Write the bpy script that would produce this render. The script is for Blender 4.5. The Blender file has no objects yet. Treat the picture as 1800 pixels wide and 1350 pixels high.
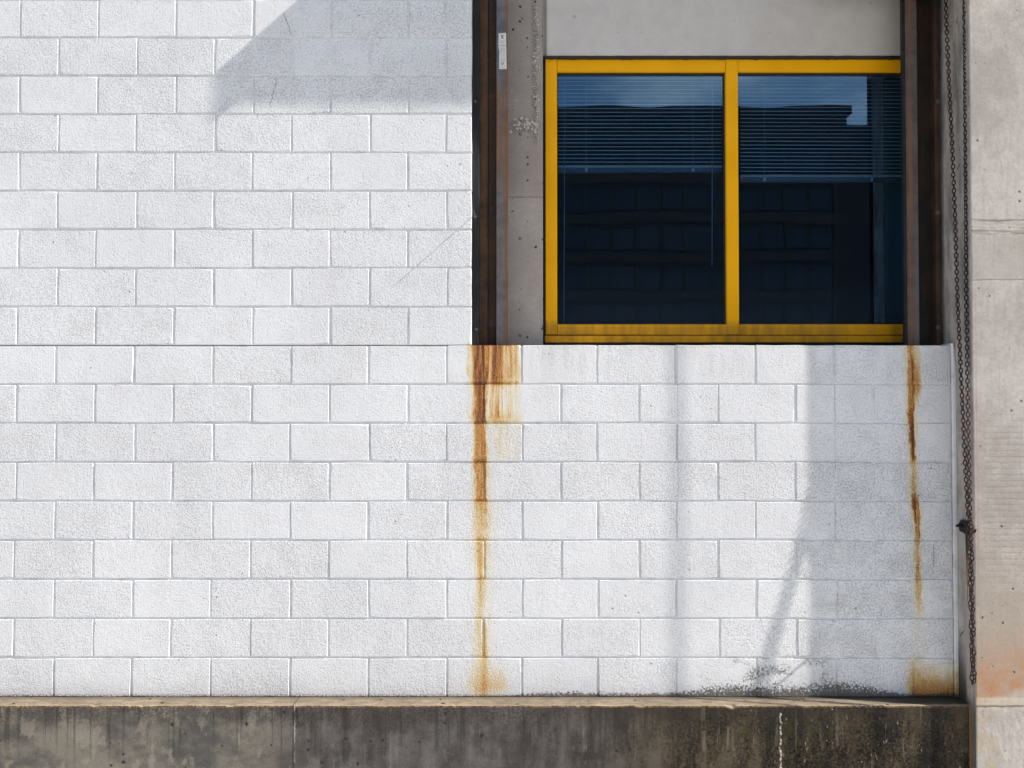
import bpy, bmesh, math, random
from mathutils import Vector, Matrix, Quaternion, noise as mnoise

random.seed(11)
SC = bpy.context.scene
COL = SC.collection

# ------------------------------------------------------------------ camera
F = 1352.0                      # focal length in photograph pixels (1800 wide)
DIST = 4.03                     # camera to wall plane (y = 0)
TILT = math.radians(1.0)
S = DIST / F                    # metres per photograph pixel on the wall plane


def ray(px, py):
    u, v = (px - 900.0) / F, (675.0 - py) / F
    return Vector((u, math.cos(TILT) - v * math.sin(TILT), math.sin(TILT) + v * math.cos(TILT)))


CAM = Vector((0.0, -DIST, 0.0))
_d = ray(900, 1225)
CAM.z = -_d.z * DIST / _d.y     # wall foot (photo row 1225) is z = 0


def P(px, py, y=0.0):
    """world point on the plane at depth y that the photograph shows at pixel px, py"""
    d = ray(px, py)
    t = (y + DIST) / d.y
    return CAM + d * t


def X(px, y=0.0, py=700):
    return P(px, py, y).x


def Z(py, y=0.0, px=900):
    return P(px, py, y).z


cd = bpy.data.cameras.new('camera')
cam = bpy.data.objects.new('camera', cd)
COL.objects.link(cam)
cam.location = CAM
cam.rotation_euler = (math.pi / 2 + TILT, 0, 0)
cd.sensor_width = 36.0
cd.lens = F / 1800.0 * 36.0
cd.clip_start = 0.05
cd.clip_end = 2000.0
SC.camera = cam

# ------------------------------------------------------------------ sun and sky
SUNX, SUNZ = 5.35, 4.75           # shadow shift per metre of depth: left, down
sun_dir = Vector((SUNX, -1.0, SUNZ)).normalized()
sun_el = math.asin(sun_dir.z)
sun_az = math.atan2(sun_dir.x, sun_dir.y)

sl = bpy.data.lights.new('sun', 'SUN')
sl.energy = 5.0
sl.angle = math.radians(0.53)
sl.color = (1.0, 0.95, 0.88)
so = bpy.data.objects.new('sun', sl)
COL.objects.link(so)
so.rotation_euler = (-sun_dir).to_track_quat('-Z', 'Y').to_euler()
so.location = (6, -6, 8)

world = bpy.data.worlds.new('World')
SC.world = world
world.use_nodes = True
wn = world.node_tree
bg = wn.nodes['Background']
bg.inputs['Strength'].default_value = 0.094
sky = wn.nodes.new('ShaderNodeTexSky')
sky.sky_type = 'NISHITA'
sky.sun_disc = False
sky.sun_elevation = sun_el
sky.sun_rotation = sun_az
sky.air_density = 1.0
sky.dust_density = 0.6
sky.ozone_density = 1.5
# scattered clouds over the whole sky
geo = wn.nodes.new('ShaderNodeTexCoord')
mp = wn.nodes.new('ShaderNodeMapping')
mp.inputs['Scale'].default_value = (1.0, 1.0, 2.2)
mp.inputs['Location'].default_value = (0.9, 0.4, 0.1)
cn = wn.nodes.new('ShaderNodeTexNoise')
cn.inputs['Scale'].default_value = 4.5
cn.inputs['Detail'].default_value = 7
cn.inputs['Roughness'].default_value = 0.58
cr = wn.nodes.new('ShaderNodeMapRange')
cr.interpolation_type = 'SMOOTHSTEP'
cr.inputs['From Min'].default_value = 0.42
cr.inputs['From Max'].default_value = 0.72
cr.inputs['To Max'].default_value = 0.75
mixc = wn.nodes.new('ShaderNodeMixRGB')
mixc.inputs['Color2'].default_value = (7.5, 7.8, 8.4, 1)
wn.links.new(geo.outputs['Generated'], mp.inputs['Vector'])
wn.links.new(mp.outputs['Vector'], cn.inputs['Vector'])
wn.links.new(cn.outputs['Fac'], cr.inputs['Value'])
wn.links.new(cr.outputs['Result'], mixc.inputs['Fac'])
wn.links.new(sky.outputs['Color'], mixc.inputs['Color1'])
wn.links.new(mixc.outputs['Color'], bg.inputs['Color'])

vs = SC.view_settings
vs.view_transform = 'Standard'
vs.look = 'None'
vs.gamma = 1.0
vs.use_curve_mapping = False
vs.exposure = 0.67
SC.render.engine = 'CYCLES'
SC.render.filter_size = 1.0
SC.cycles.use_denoising = True
SC.cycles.denoising_input_passes = 'RGB_ALBEDO'
SC.cycles.denoiser = 'OPENIMAGEDENOISE'
SC.cycles.max_bounces = 8


# ------------------------------------------------------------------ helpers
def link(o, parent=None):
    COL.objects.link(o)
    if parent:
        o.parent = parent
    return o


def tag(o, label=None, cat=None, group=None, kind=None):
    for k, v in (('label', label), ('category', cat), ('group', group), ('kind', kind)):
        if v:
            o[k] = v
    return o


def empty(name, loc, label=None, cat=None, group=None, kind='thing'):
    o = bpy.data.objects.new(name, None)
    o.empty_display_size = 0.1
    link(o)
    o.location = loc
    bpy.context.view_layer.update()
    return tag(o, label, cat, group, kind)


def obj(name, bm, mat, parent=None, smooth=False, mats=None):
    bmesh.ops.recalc_face_normals(bm, faces=bm.faces)
    me = bpy.data.meshes.new(name)
    bm.to_mesh(me)
    bm.free()
    if mats:
        for m in mats:
            me.materials.append(m)
    elif mat:
        me.materials.append(mat)
    if smooth:
        for p in me.polygons:
            p.use_smooth = True
    o = bpy.data.objects.new(name, me)
    link(o)
    if parent:
        o.parent = parent
        o.matrix_parent_inverse = Matrix.Translation(-parent.location)
    return o


def bx(bm, x0, x1, y0, y1, z0, z1, bev=0.0, seg=1):
    r = bmesh.ops.create_cube(bm, size=1.0)
    vsx = r['verts']
    for v in vsx:
        v.co = Vector(((x0 + x1) / 2 + v.co.x * (x1 - x0), (y0 + y1) / 2 + v.co.y * (y1 - y0), (z0 + z1) / 2 + v.co.z * (z1 - z0)))
    if bev:
        es = list({e for v in vsx for e in v.link_edges})
        bmesh.ops.bevel(bm, geom=es, offset=bev, segments=seg, affect='EDGES', profile=0.7)


def box(*a, bev=0.0, seg=1):
    bm = bmesh.new()
    bx(bm, *a, bev=bev, seg=seg)
    return bm


def tube(bm, pts, rad, n=8, cap=True):
    rings = []
    for i, p in enumerate(pts):
        a = pts[max(0, i - 1)]
        b = pts[min(len(pts) - 1, i + 1)]
        t = (Vector(b) - Vector(a)).normalized()
        q = t.to_track_quat('Z', 'Y')
        rr = rad[i] if isinstance(rad, (list, tuple)) else rad
        rings.append([bm.verts.new(Vector(p) + q @ Vector((math.cos(2 * math.pi * k / n) * rr, math.sin(2 * math.pi * k / n) * rr, 0))) for k in range(n)])
    for r0, r1 in zip(rings, rings[1:]):
        for k in range(n):
            bm.faces.new((r0[k], r0[(k + 1) % n], r1[(k + 1) % n], r1[k]))
    if cap:
        bm.faces.new(rings[0][::-1])
        bm.faces.new(rings[-1])


# ------------------------------------------------------------------ shader expressions
class V:
    """a scalar or vector socket with operators"""

    def __init__(s, m, sock):
        s.m, s.k = m, sock

    def __add__(s, o): return s.m.op('ADD', s, o)
    __radd__ = __add__
    def __sub__(s, o): return s.m.op('SUBTRACT', s, o)
    def __rsub__(s, o): return s.m.op('SUBTRACT', o, s)
    def __mul__(s, o): return s.m.op('MULTIPLY', s, o)
    __rmul__ = __mul__
    def __truediv__(s, o): return s.m.op('DIVIDE', s, o)
    def __neg__(s): return s.m.op('MULTIPLY', s, -1.0)


class Mat:
    def __init__(s, name):
        s.mat = bpy.data.materials.new(name)
        s.mat.use_nodes = True
        s.nt = s.mat.node_tree
        s.bsdf = s.nt.nodes['Principled BSDF']
        g = s.nt.nodes.new('ShaderNodeNewGeometry')
        s.pos = V(s, g.outputs['Position'])
        sep = s.nt.nodes.new('ShaderNodeSeparateXYZ')
        s.nt.links.new(g.outputs['Position'], sep.inputs[0])
        s.x, s.y, s.z = (V(s, sep.outputs[i]) for i in range(3))
        sn = s.nt.nodes.new('ShaderNodeSeparateXYZ')
        s.nt.links.new(g.outputs['True Normal'], sn.inputs[0])
        s.nx, s.ny, s.nz = (V(s, sn.outputs[i]) for i in range(3))
        s.u = s.x / S + 900.0            # photograph pixels on the wall plane, across
        s.v = 1225.0 - s.z / S           # and down

    def plug(s, inp, val):
        if isinstance(val, V):
            s.nt.links.new(val.k, inp)
        elif isinstance(val, (tuple, list)):
            inp.default_value = tuple(val) + ((1.0,) if len(val) == 3 and len(inp.default_value) == 4 else ())
        else:
            inp.default_value = val

    def op(s, o, a, b=None, c=None, clamp=False):
        n = s.nt.nodes.new('ShaderNodeMath')
        n.operation = o
        n.use_clamp = clamp
        for i, q in enumerate((a, b, c)):
            if q is not None:
                s.plug(n.inputs[i], q)
        return V(s, n.outputs[0])

    def abs(s, a): return s.op('ABSOLUTE', a)
    def max(s, a, b): return s.op('MAXIMUM', a, b)
    def min(s, a, b): return s.op('MINIMUM', a, b)
    def sat(s, a): return s.op('ADD', a, 0.0, clamp=True)
    def pow(s, a, b): return s.op('POWER', a, b)

    def ss(s, a, lo, hi, t0=0.0, t1=1.0):
        n = s.nt.nodes.new('ShaderNodeMapRange')
        n.interpolation_type = 'SMOOTHSTEP'
        s.plug(n.inputs['Value'], a)
        s.plug(n.inputs['From Min'], lo)
        s.plug(n.inputs['From Max'], hi)
        s.plug(n.inputs['To Min'], t0)
        s.plug(n.inputs['To Max'], t1)
        return V(s, n.outputs['Result'])

    def band(s, a, lo, hi, soft):
        return s.ss(a, lo - soft, lo + soft) * s.ss(a, hi - soft, hi + soft, 1.0, 0.0)

    def vec(s, x, y, z):
        n = s.nt.nodes.new('ShaderNodeCombineXYZ')
        for i, q in enumerate((x, y, z)):
            s.plug(n.inputs[i], q)
        return V(s, n.outputs[0])

    def noise(s, vec=None, scale=1.0, detail=4, rough=0.55, dist=0.0):
        n = s.nt.nodes.new('ShaderNodeTexNoise')
        s.plug(n.inputs['Vector'], vec or s.pos)
        n.inputs['Scale'].default_value = scale
        n.inputs['Detail'].default_value = detail
        n.inputs['Roughness'].default_value = rough
        n.inputs['Distortion'].default_value = dist
        return V(s, n.outputs['Fac'])

    def voro(s, vec=None, scale=1.0, rnd=1.0):
        n = s.nt.nodes.new('ShaderNodeTexVoronoi')
        n.voronoi_dimensions = '2D'
        s.plug(n.inputs['Vector'], vec or s.flat())
        n.inputs['Scale'].default_value = scale
        n.inputs['Randomness'].default_value = rnd
        sp = s.nt.nodes.new('ShaderNodeSeparateColor')
        s.nt.links.new(n.outputs['Color'], sp.inputs[0])
        return V(s, n.outputs['Distance']), V(s, sp.outputs[0]), V(s, sp.outputs[1])

    def flat(s):
        # wall-face coordinates: along the wall, up
        return s.vec(s.x + s.y * 0.35, s.z + s.y, 0.0)

    def pits(s, scale, frac, r0, r1, vec=None):
        """scattered round holes: 1 inside a hole"""
        if vec is None:
            n = s.nt.nodes.new('ShaderNodeTexNoise')
            s.nt.links.new(s.pos.k, n.inputs['Vector'])
            n.inputs['Scale'].default_value = scale * 3.0
            n.inputs['Detail'].default_value = 2
            w = s.nt.nodes.new('ShaderNodeVectorMath')
            w.operation = 'MULTIPLY_ADD'
            s.nt.links.new(n.outputs['Color'], w.inputs[0])
            w.inputs[1].default_value = (0.30 / scale,) * 3
            s.plug(w.inputs[2], s.flat())
            vec = V(s, w.outputs[0])
        d, c, c2 = s.voro(vec, scale)
        rad = c2 * (r1 - r0) + r0
        return s.ss(d, rad * 0.65, rad, 1.0, 0.0) * s.op('LESS_THAN', c, frac)

    def mix(s, f, a, b, blend='MIX'):
        n = s.nt.nodes.new('ShaderNodeMixRGB')
        n.blend_type = blend
        s.plug(n.inputs['Fac'], f)
        s.plug(n.inputs['Color1'], a)
        s.plug(n.inputs['Color2'], b)
        return V(s, n.outputs['Color'])

    def ramp(s, f, stops):
        n = s.nt.nodes.new('ShaderNodeValToRGB')
        s.plug(n.inputs['Fac'], f)
        e = n.color_ramp.elements
        while len(e) < len(stops):
            e.new(0.5)
        for q, (p, c) in zip(e, stops):
            q.position = p
            q.color = tuple(c) + (1.0,)
        return V(s, n.outputs['Color'])

    def objrand(s):
        n = s.nt.nodes.new('ShaderNodeObjectInfo')
        return V(s, n.outputs['Random'])

    def finish(s, color, rough=0.8, bump=None, strength=0.5, dist=0.001, metal=0.0, spec=0.35):
        s.plug(s.bsdf.inputs['Base Color'], color)
        s.plug(s.bsdf.inputs['Roughness'], rough)
        s.plug(s.bsdf.inputs['Metallic'], metal)
        s.plug(s.bsdf.inputs['Specular IOR Level'], spec)
        if bump is not None:
            n = s.nt.nodes.new('ShaderNodeBump')
            n.inputs['Strength'].default_value = strength
            n.inputs['Distance'].default_value = dist
            s.plug(n.inputs['Height'], bump)
            s.nt.links.new(n.outputs['Normal'], s.bsdf.inputs['Normal'])
        return s.mat


# ------------------------------------------------------------------ materials
RUST = [(0.0, (1, 1, 1)), (0.10, (0.98, 0.90, 0.72)), (0.26, (0.90, 0.66, 0.30)), (0.45, (0.70, 0.31, 0.05)),
        (0.66, (0.45, 0.135, 0.014)), (0.84, (0.20, 0.050, 0.010)), (1.0, (0.07, 0.020, 0.010))]


def paint_material(name, joint=False, stains=True):
    m = Mat(name)
    big = m.noise(scale=1.3, detail=2)
    mid = m.noise(scale=8.0, detail=4)
    base = m.mix(m.ss(big, 0.3, 0.7), (0.755, 0.755, 0.757), (0.83, 0.83, 0.83))
    base = m.mix(m.ss(mid, 0.48, 0.76) * 0.18, base, (0.62, 0.615, 0.605))
    r = m.objrand()
    if not joint:
        base = m.mix(m.ss(r, 0.0, 1.0) * 0.07, base, (0.60, 0.60, 0.605))
    sp = m.noise(scale=110.0, detail=4, rough=0.7)
    col = base

    def crack(u0, v0, v1, wig, lean=0.0, w=0.8):
        n = (m.noise(m.vec(0.0, u0, m.z * 16.0), 1.0, 4, 0.65) - 0.5) * wig
        return m.ss(m.abs(m.u - u0 + lean * (m.v - v0) + n), w * 0.4, w, 1.0, 0.0) * m.band(m.v, v0, v1, 3)

    foot0 = m.ss(m.v, 1218.0, 1224.0) * m.ss(sp, 0.40, 0.58) * 0.85
    if stains:
        # wandering coordinates for the stains
        wob = (m.noise(m.vec(m.x * 9.0, 0.0, m.z * 3.0), 1.0, 3) - 0.5)
        wob2 = (m.noise(m.vec(m.x * 60.0, 0.0, m.z * 22.0), 1.0, 4) - 0.5)
        u = m.u + wob * 14.0 + wob2 * 13.0
        v = m.v + wob2 * 10.0
        fine = m.noise(scale=190.0, detail=3, rough=0.7)
        streak = m.noise(m.vec(m.x * 62.0, 0.0, m.z * 3.2), 1.0, 4, 0.62)
        streak2 = m.noise(m.vec(m.x * 26.0, 0.0, m.z * 2.4 + 3.0), 1.0, 4, 0.6)
        s1 = m.ss(streak, 0.34, 0.66)
        below = m.ss(m.v, 604.0, 609.0)
        right_fade = m.ss(u, 884, 918)
        # ---- left rust run under the steel guide, one band per course
        vj = v + (streak - 0.5) * 46.0
        c1 = m.ss(vj, 664, 690, 1.0, 0.0)
        c2 = m.ss(vj, 664, 690) * m.ss(vj, 732, 756, 1.0, 0.0)
        c3 = m.ss(vj, 732, 756) * m.ss(vj, 796, 828, 1.0, 0.0)
        c4 = m.ss(vj, 796, 828)
        edge_u = m.band(u + (streak - 0.5) * 12.0, 825, 914, 8)
        top = c1 * edge_u * (0.24 + 0.40 * s1) * (1.0 - right_fade * 0.60)
        top2 = c2 * edge_u * (0.07 + 0.30 * m.ss(streak, 0.42, 0.70) + m.ss(v, 722, 742) * 0.16) * (1.0 - right_fade * 0.3) * m.ss(u, 852, 858, 0.8, 1.0)
        core = m.band(u, 835, 855, 4)
        main = core * (c1 * 0.44 + c2 * 0.62 + c3 * 0.46 + c4 * m.ss(m.v, 812, 980, 0.34, 0.06)) * (0.72 + 0.5 * streak)
        second = m.band(u, 865, 880, 6) * (c1 * 0.34 + c2 * 0.14)
        c3w = c3 * m.band(u, 828, 916, 6) * (0.03 + 0.12 * m.ss(streak2, 0.42, 0.66)) * (1.0 - right_fade * 0.4)
        low = c4 * m.band(u, 831, 868, 14) * m.ss(m.v, 860, 1150, 0.15, 0.07) * (0.25 + 1.2 * m.ss(streak2, 0.34, 0.68))
        line = c4 * m.band(u, 839, 851, 4) * m.ss(m.v, 860, 1150, 0.17, 0.06) * m.ss(m.noise(m.vec(m.x * 8.0, 5.0, m.z * 7.0), 1.0, 4, 0.65), 0.38, 0.62, 0.25, 1.25)
        line2 = m.band(u, 848, 856, 3) * m.ss(m.v, 1080, 1100) * m.ss(m.v, 1150, 1190, 1.0, 0.4) * 0.16
        dz = (v - 1203.0) / 20.0
        du = (u - 858.0 + wob * 26.0) / 44.0
        pool = m.band(u + wob * 30.0, 828, 886, 16) * m.ss(v + wob2 * 22.0, 1158, 1212) * m.ss(m.v, 1206, 1224, 0.24, 0.05) * (0.4 + 1.0 * m.ss(fine, 0.3, 0.7))
        frac = m.op('FRACT', m.z / MOD)
        left = top + top2 + main + second + c3w + low + line + line2 + pool
        gather = m.ss(frac, 0.02, 0.11, 1.0, 0.0) + m.ss(frac, 0.965, 0.985) * 0.7
        left = left + gather * m.ss(left, 0.05, 0.3) * m.ss(m.v, 820, 1000, 0.20, 0.09)
        # ---- right rust run
        c = 1602.0 + m.ss(m.v, 760, 1000) * 9.0
        d = m.abs(u - c)
        amp = m.ss(m.v, 612, 690, 0.30, 0.40) + m.band(m.v, 722, 812, 6) * 0.30 - m.band(m.v, 816, 872, 6) * 0.22 + m.band(m.v, 878, 945, 8) * 0.12 - m.ss(m.v, 1000, 1110, 0.0, 0.42)
        core2 = m.ss(d, 2.0, 7.5, 1.0, 0.0) * m.max(amp, 0.0) * (0.45 + 1.0 * m.ss(streak, 0.3, 0.7))
        halo = m.ss(d, 4.0, 18.0, 1.0, 0.0) * m.ss(m.v, 620, 1150, 0.20, 0.05) * (0.4 + 0.8 * streak2)
        side = m.band(u, 1604, 1618, 4) * m.ss(m.v, 612, 672, 0.10, 0.34) * m.ss(m.v, 676, 730, 1.0, 0.0)
        pool2 = m.band(u + wob * 24.0, 1600, 1700, 12) * m.ss(v + wob * 60.0 + wob2 * 34.0, 1150, 1224, 0.02, 0.48) * m.ss(m.v, 1146, 1160)
        right = core2 + halo + side + pool2
        raw = (left + right) * below
        rust = m.sat(raw * (0.62 + 0.76 * m.ss(fine, 0.30, 0.70)) + (fine - 0.5) * m.ss(raw, 0.02, 0.25) * 0.42 + (streak - 0.5) * m.ss(raw, 0.04, 0.2) * 0.25)
        # ---- mildew along the foot
        blob = m.noise(m.vec(m.x * 5.0, 0.0, m.z * 9.0), 1.0, 4, 0.6)
        reach = m.band(m.u, 1225, 1540, 60) * 30.0 + m.band(m.u, 900, 1700, 50) * 9.0 + 3.0
        foot = m.ss(1225.0 - m.v, reach * 0.05, reach * (0.6 + 0.8 * blob), 1.0, 0.0)
        sp3 = m.noise(scale=80.0, detail=5, rough=0.78)
        mild = m.ss(foot, 0.0, 0.25) * m.ss(sp3 + (foot - 0.5) * 0.24 + (blob - 0.5) * 0.2, 0.49, 0.56) * 0.88
        mild = m.max(mild, foot0)
        patch = m.band(m.u, 1235, 1450, 22) * m.band(m.v, 1160, 1205, 9) * m.ss(blob, 0.44, 0.60) * m.ss(sp3 + (blob - 0.5) * 0.3, 0.47, 0.58) * 0.80
        gb = m.noise(scale=5.5, detail=4)
        grey = m.band(m.u, 1405, 1690, 12) * (m.band(m.v, 948, 1085, 5) * m.ss(gb, 0.42, 0.60) * 0.42 + m.band(m.v, 812, 945, 4) * m.ss(gb, 0.36, 0.56) * 0.22 + m.band(m.v, 1090, 1225, 5) * m.ss(gb, 0.46, 0.64) * 0.34)
        # ---- dirt drawn down from the sill
        drip = m.noise(m.vec(m.x * 13.0, 0.0, m.z * 1.6), 1.0, 5, 0.62)
        dirt = m.band(m.u, 925, 1600, 12) * below * m.ss(m.v + drip * 70.0, 640, 760, 1.0, 0.0) * m.ss(drip, 0.45, 0.68) * 0.26
        dirt = m.max(dirt, m.band(m.u, 925, 1600, 20) * below * m.ss(m.v + drip * 20.0, 614, 636, 1.0, 0.0) * m.ss(sp, 0.42, 0.62) * 0.42)
        ck = crack(1640, 960, 1000, 14, 0.05)
        ck = m.max(ck, crack(1191, 606, 878, 3, 0.0, 1.0) * 0.45)
        ck = m.max(ck, crack(1467.5, 606, 830, 3, 0.0, 1.1) * 0.65)
        ck = m.max(ck, crack(1330, 1085, 1140, 20, -0.5) * 0.5)
        col = m.mix(m.sat(grey) * 0.6, col, (0.44, 0.44, 0.43))
        col = m.mix(dirt, col, (0.33, 0.32, 0.30))
        col = m.mix(1.0, col, m.ramp(rust, RUST), 'MULTIPLY')
        col = m.mix(m.sat(m.max(mild, patch)), col, (0.060, 0.056, 0.042))
    else:
        ck = crack(484, 134, 190, 26, 0.22)
        ck = m.max(ck, crack(494, 20, 66, 14, -0.4))
        ck = m.max(ck, crack(783, 0, 20, 9, 0.2) * 0.8)
        col = m.mix(foot0, col, (0.060, 0.056, 0.042))
    if joint:
        # uneven darker tone over the joint faces
        jn = m.noise(scale=11.0, detail=4)
        col = m.mix(0.03 + 0.36 * m.ss(jn, 0.42, 0.72), col, (0.33, 0.325, 0.32))
        h = m.noise(scale=60.0, detail=3)
        return m.finish(col, 0.72, h, 0.5, 0.0012)
    # ---- flecks and pin holes
    pin2 = m.pits(15.0, 0.035, 0.03, 0.085)
    d, cc, c2_ = m.voro(None, 120.0)
    pit = m.ss(d, 0.08, 0.36, 1.0, 0.0) * m.ss(cc, 0.25, 0.55, 1.0, 0.0)
    grain = m.noise(scale=230.0, detail=2, rough=0.7)
    tex = m.noise(scale=100.0, detail=3, rough=0.66)
    und = m.noise(scale=34.0, detail=2)
    chip = m.pits(6.5, 0.10, 0.015, 0.055)
    dens = m.ss(mid, 0.30, 0.70, 0.36, 0.43) + (r - 0.5) * 0.03
    col = m.mix(pin2 * 0.72, col, (0.16, 0.155, 0.15))
    col = m.mix(pit * m.ss(mid, 0.30, 0.6, 0.4, 1.0) * 0.30, col, (0.25, 0.25, 0.25))
    col = m.mix(ck * 0.55, col, (0.10, 0.10, 0.10))
    dip = m.ss(tex, dens - 0.05, dens + 0.075)
    col = m.mix((1.0 - dip) * 0.07, col, (0.36, 0.36, 0.36))
    col = m.mix(m.ss(grain, 0.45, 0.70) * 0.13, col, (0.42, 0.42, 0.42))
    h = dip * 0.85 + tex * 0.5 + und * 0.8 - pit * 0.7 - pin2 * 1.2 - ck * 1.0 - chip * 2.2
    # how deep the grain is changes from block to block and across a block
    h = h * (0.70 + 0.5 * r)
    return m.finish(col, 0.68, h, 1.0, 0.0021, spec=0.3)


MOD = (Z(65.5, px=400) - 0.0) / 17.0     # one course of blockwork
M_PAINT = paint_material('painted block')
M_CLEAN = paint_material('painted block, clean', stains=False)
M_JOINT = paint_material('painted mortar', joint=True)


def concrete(name, c1, c2, stain=None, pit_scale=14.0, pit_frac=0.05, fine=60.0, bump=0.5, dist=0.002, extra=None, rough=0.85, pit_dark=0.75, pit_r=(0.03, 0.15)):
    m = Mat(name)
    big = m.noise(scale=2.2, detail=5, rough=0.6)
    mid = m.noise(scale=13.0, detail=5, rough=0.6)
    gr = m.noise(scale=fine, detail=4, rough=0.65)
    col = m.mix(m.ss(big * 0.6 + mid * 0.4, 0.36, 0.64), c1, c2)
    col = m.mix(m.ss(gr, 0.35, 0.72) * 0.28, col, tuple(q * 0.6 for q in c1))
    p1 = m.pits(pit_scale, pit_frac, *pit_r)
    p2 = m.pits(pit_scale * 3.4, 0.05, 0.06, 0.22)
    h = mid * 0.5 + gr * 0.55 - p1 * 1.6 - p2 * 0.7
    if extra:
        col, h = extra(m, col, h, big, mid, gr)
    col = m.mix(m.max(p1, p2 * 0.7) * pit_dark, col, (0.035, 0.033, 0.030))
    return m.finish(col, rough, h, bump, dist, spec=0.25)


def pillar_extra(m, col, h, big, mid, gr):
    face = m.ss(m.ny, -0.9, -0.5, 1.0, 0.0)          # the face towards the yard
    sidef = m.ss(m.nx, -0.9, -0.5, 1.0, 0.0)         # the face towards the window
    w = (mid - 0.5)
    # orange fan above the foot
    uu, vv = m.u, m.v
    fan = m.band(uu, 1600, 1790, 22) * m.ss(vv + w * 26.0 + (uu - 1680.0) * 0.20, 1085, 1205, 0.0, 1.0) * m.ss(vv + w * 22.0 + (uu - 1680.0) * 0.34, 1212, 1228, 1.0, 0.0)
    col = m.mix(fan * face * (0.45 + 0.55 * m.ss(mid, 0.35, 0.65)), col, (0.46, 0.18, 0.060))
    warm = m.ss(vv, 840, 1190) * m.ss(vv, 1205, 1235, 1.0, 0.0) * face
    col = m.mix(warm * 0.35, col, (0.52, 0.38, 0.25))
    foot = m.ss(vv + w * 10.0, 1224, 1230) * face
    blot = m.noise(m.vec(m.x * 16.0, m.y * 16.0, m.z * 12.0), 1.0, 6, 0.65)
    col = m.mix(foot * m.ss(blot, 0.44, 0.62) * 0.5, col, (0.66, 0.62, 0.50))
    col = m.mix(foot * m.band(uu, 1600, 1716, 12) * 0.55 * m.ss(blot, 0.35, 0.6), col, (0.45, 0.34, 0.18))
    rise = m.band(vv, 1208, 1221, 3)
    col = m.mix(rise * face * 0.5, col, (0.70, 0.60, 0.46))
    seam = m.ss(m.abs(vv + w * 10.0 - 1222.0), 0.7, 2.2, 1.0, 0.0)
    col = m.mix(seam * face * 0.7, col, (0.20, 0.15, 0.09))
    # board lines of the formwork
    brd = m.op('SINE', (vv + w * 5.0) * 0.62)
    bz = m.band(vv, 740, 1010, 40) * m.band(uu, 1696, 1772, 12) * face
    col = m.mix(bz * m.ss(brd, 0.2, 1.0) * 0.20, col, (0.32, 0.26, 0.21))
    # lift joint with torn edges
    tear = m.noise(m.vec(m.x * 5.0, m.y * 5.0, m.z * 55.0), 1.0, 5, 0.65)
    lift = m.band(vv + w * 14.0, 395, 428, 6) * face
    col = m.mix(lift * m.ss(tear, 0.42, 0.62) * 0.9, col, (0.28, 0.23, 0.18))
    l2 = m.ss(m.abs(vv + w * 6.0 - 503.0), 0.6, 2.0, 1.0, 0.0) * face
    col = m.mix(l2 * 0.6, col, (0.25, 0.22, 0.19))
    tone_band = m.band(vv + w * 16.0, 430, 502, 4) * face
    col = m.mix(tone_band * 0.38, col, (0.40, 0.36, 0.31))  # darker concrete below the lift joint
    drag = m.noise(m.vec(m.x * 60.0, m.y * 60.0, m.z * 5.0), 1.0, 4, 0.6)
    col = m.mix(m.ss(drag, 0.46, 0.70) * 0.30, col, (0.34, 0.30, 0.27))
    pink = m.ss(m.abs(uu + (big - 0.5) * 2.0 - 1686.5), 0.4, 1.3, 1.0, 0.0) * m.band(vv, 540, 1010, 30) * face
    col = m.mix(pink * 0.45, col, (0.45, 0.22, 0.17))
    # side face: soot, drip under the chain cleat, darker towards the foot
    soot = m.noise(m.vec(m.y * 14.0, 0.0, m.z * 3.4), 1.0, 6, 0.62)
    col = m.mix(sidef * m.ss(soot, 0.38, 0.68) * m.ss(vv, 330, 900, 0.80, 0.55), col, (0.16, 0.15, 0.135))
    dripd = m.abs(m.y + 0.085 + (m.noise(m.vec(0.0, 0.0, m.z * 6.0), 1.0, 2) - 0.5) * 0.014)
    wdt = m.ss(vv, 925, 1075, 0.016, 0.002)
    drp = m.ss(dripd, wdt * 0.6, wdt, 1.0, 0.0) * m.band(vv, 930, 1062, 3)
    col = m.mix(drp * sidef * 0.95, col, m.mix(m.ss(vv, 945, 1010), (0.025, 0.016, 0.012), (0.30, 0.14, 0.03)))
    low_dark = sidef * m.ss(vv + w * 60.0 + m.y * 500.0, 1080, 1190) * m.ss(m.y, -0.085, -0.06)
    col = m.mix(low_dark * 0.9, col, (0.035, 0.033, 0.028))
    low_dark2 = sidef * m.ss(vv, 1195, 1235)
    col = m.mix(low_dark2 * 0.75, col, (0.05, 0.046, 0.038))
    ck = m.noise(m.vec(m.x * 6.0, m.y * 9.0, m.z * 3.2), 1.0, 4, 0.6, 1.2)
    crk = m.ss(m.abs(ck - 0.5), 0.0, 0.010, 1.0, 0.0) * sidef * m.ss(vv, 60, 500, 1.0, 0.0)
    col = m.mix(crk * 0.7, col, (0.06, 0.055, 0.05))
    rough_foot = m.noise(m.vec(m.x * 40.0, m.y * 40.0, m.z * 26.0), 1.0, 5, 0.65) * foot * 1.1
    hh = h * 0.8 + rough_foot + lift * m.ss(tear, 0.4, 0.7) * 1.3 - seam * face * 0.9 - l2 * 0.5 + rise * face * 0.5 - bz * m.ss(brd, 0.2, 1.0) * 0.18
    return col, hh


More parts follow.
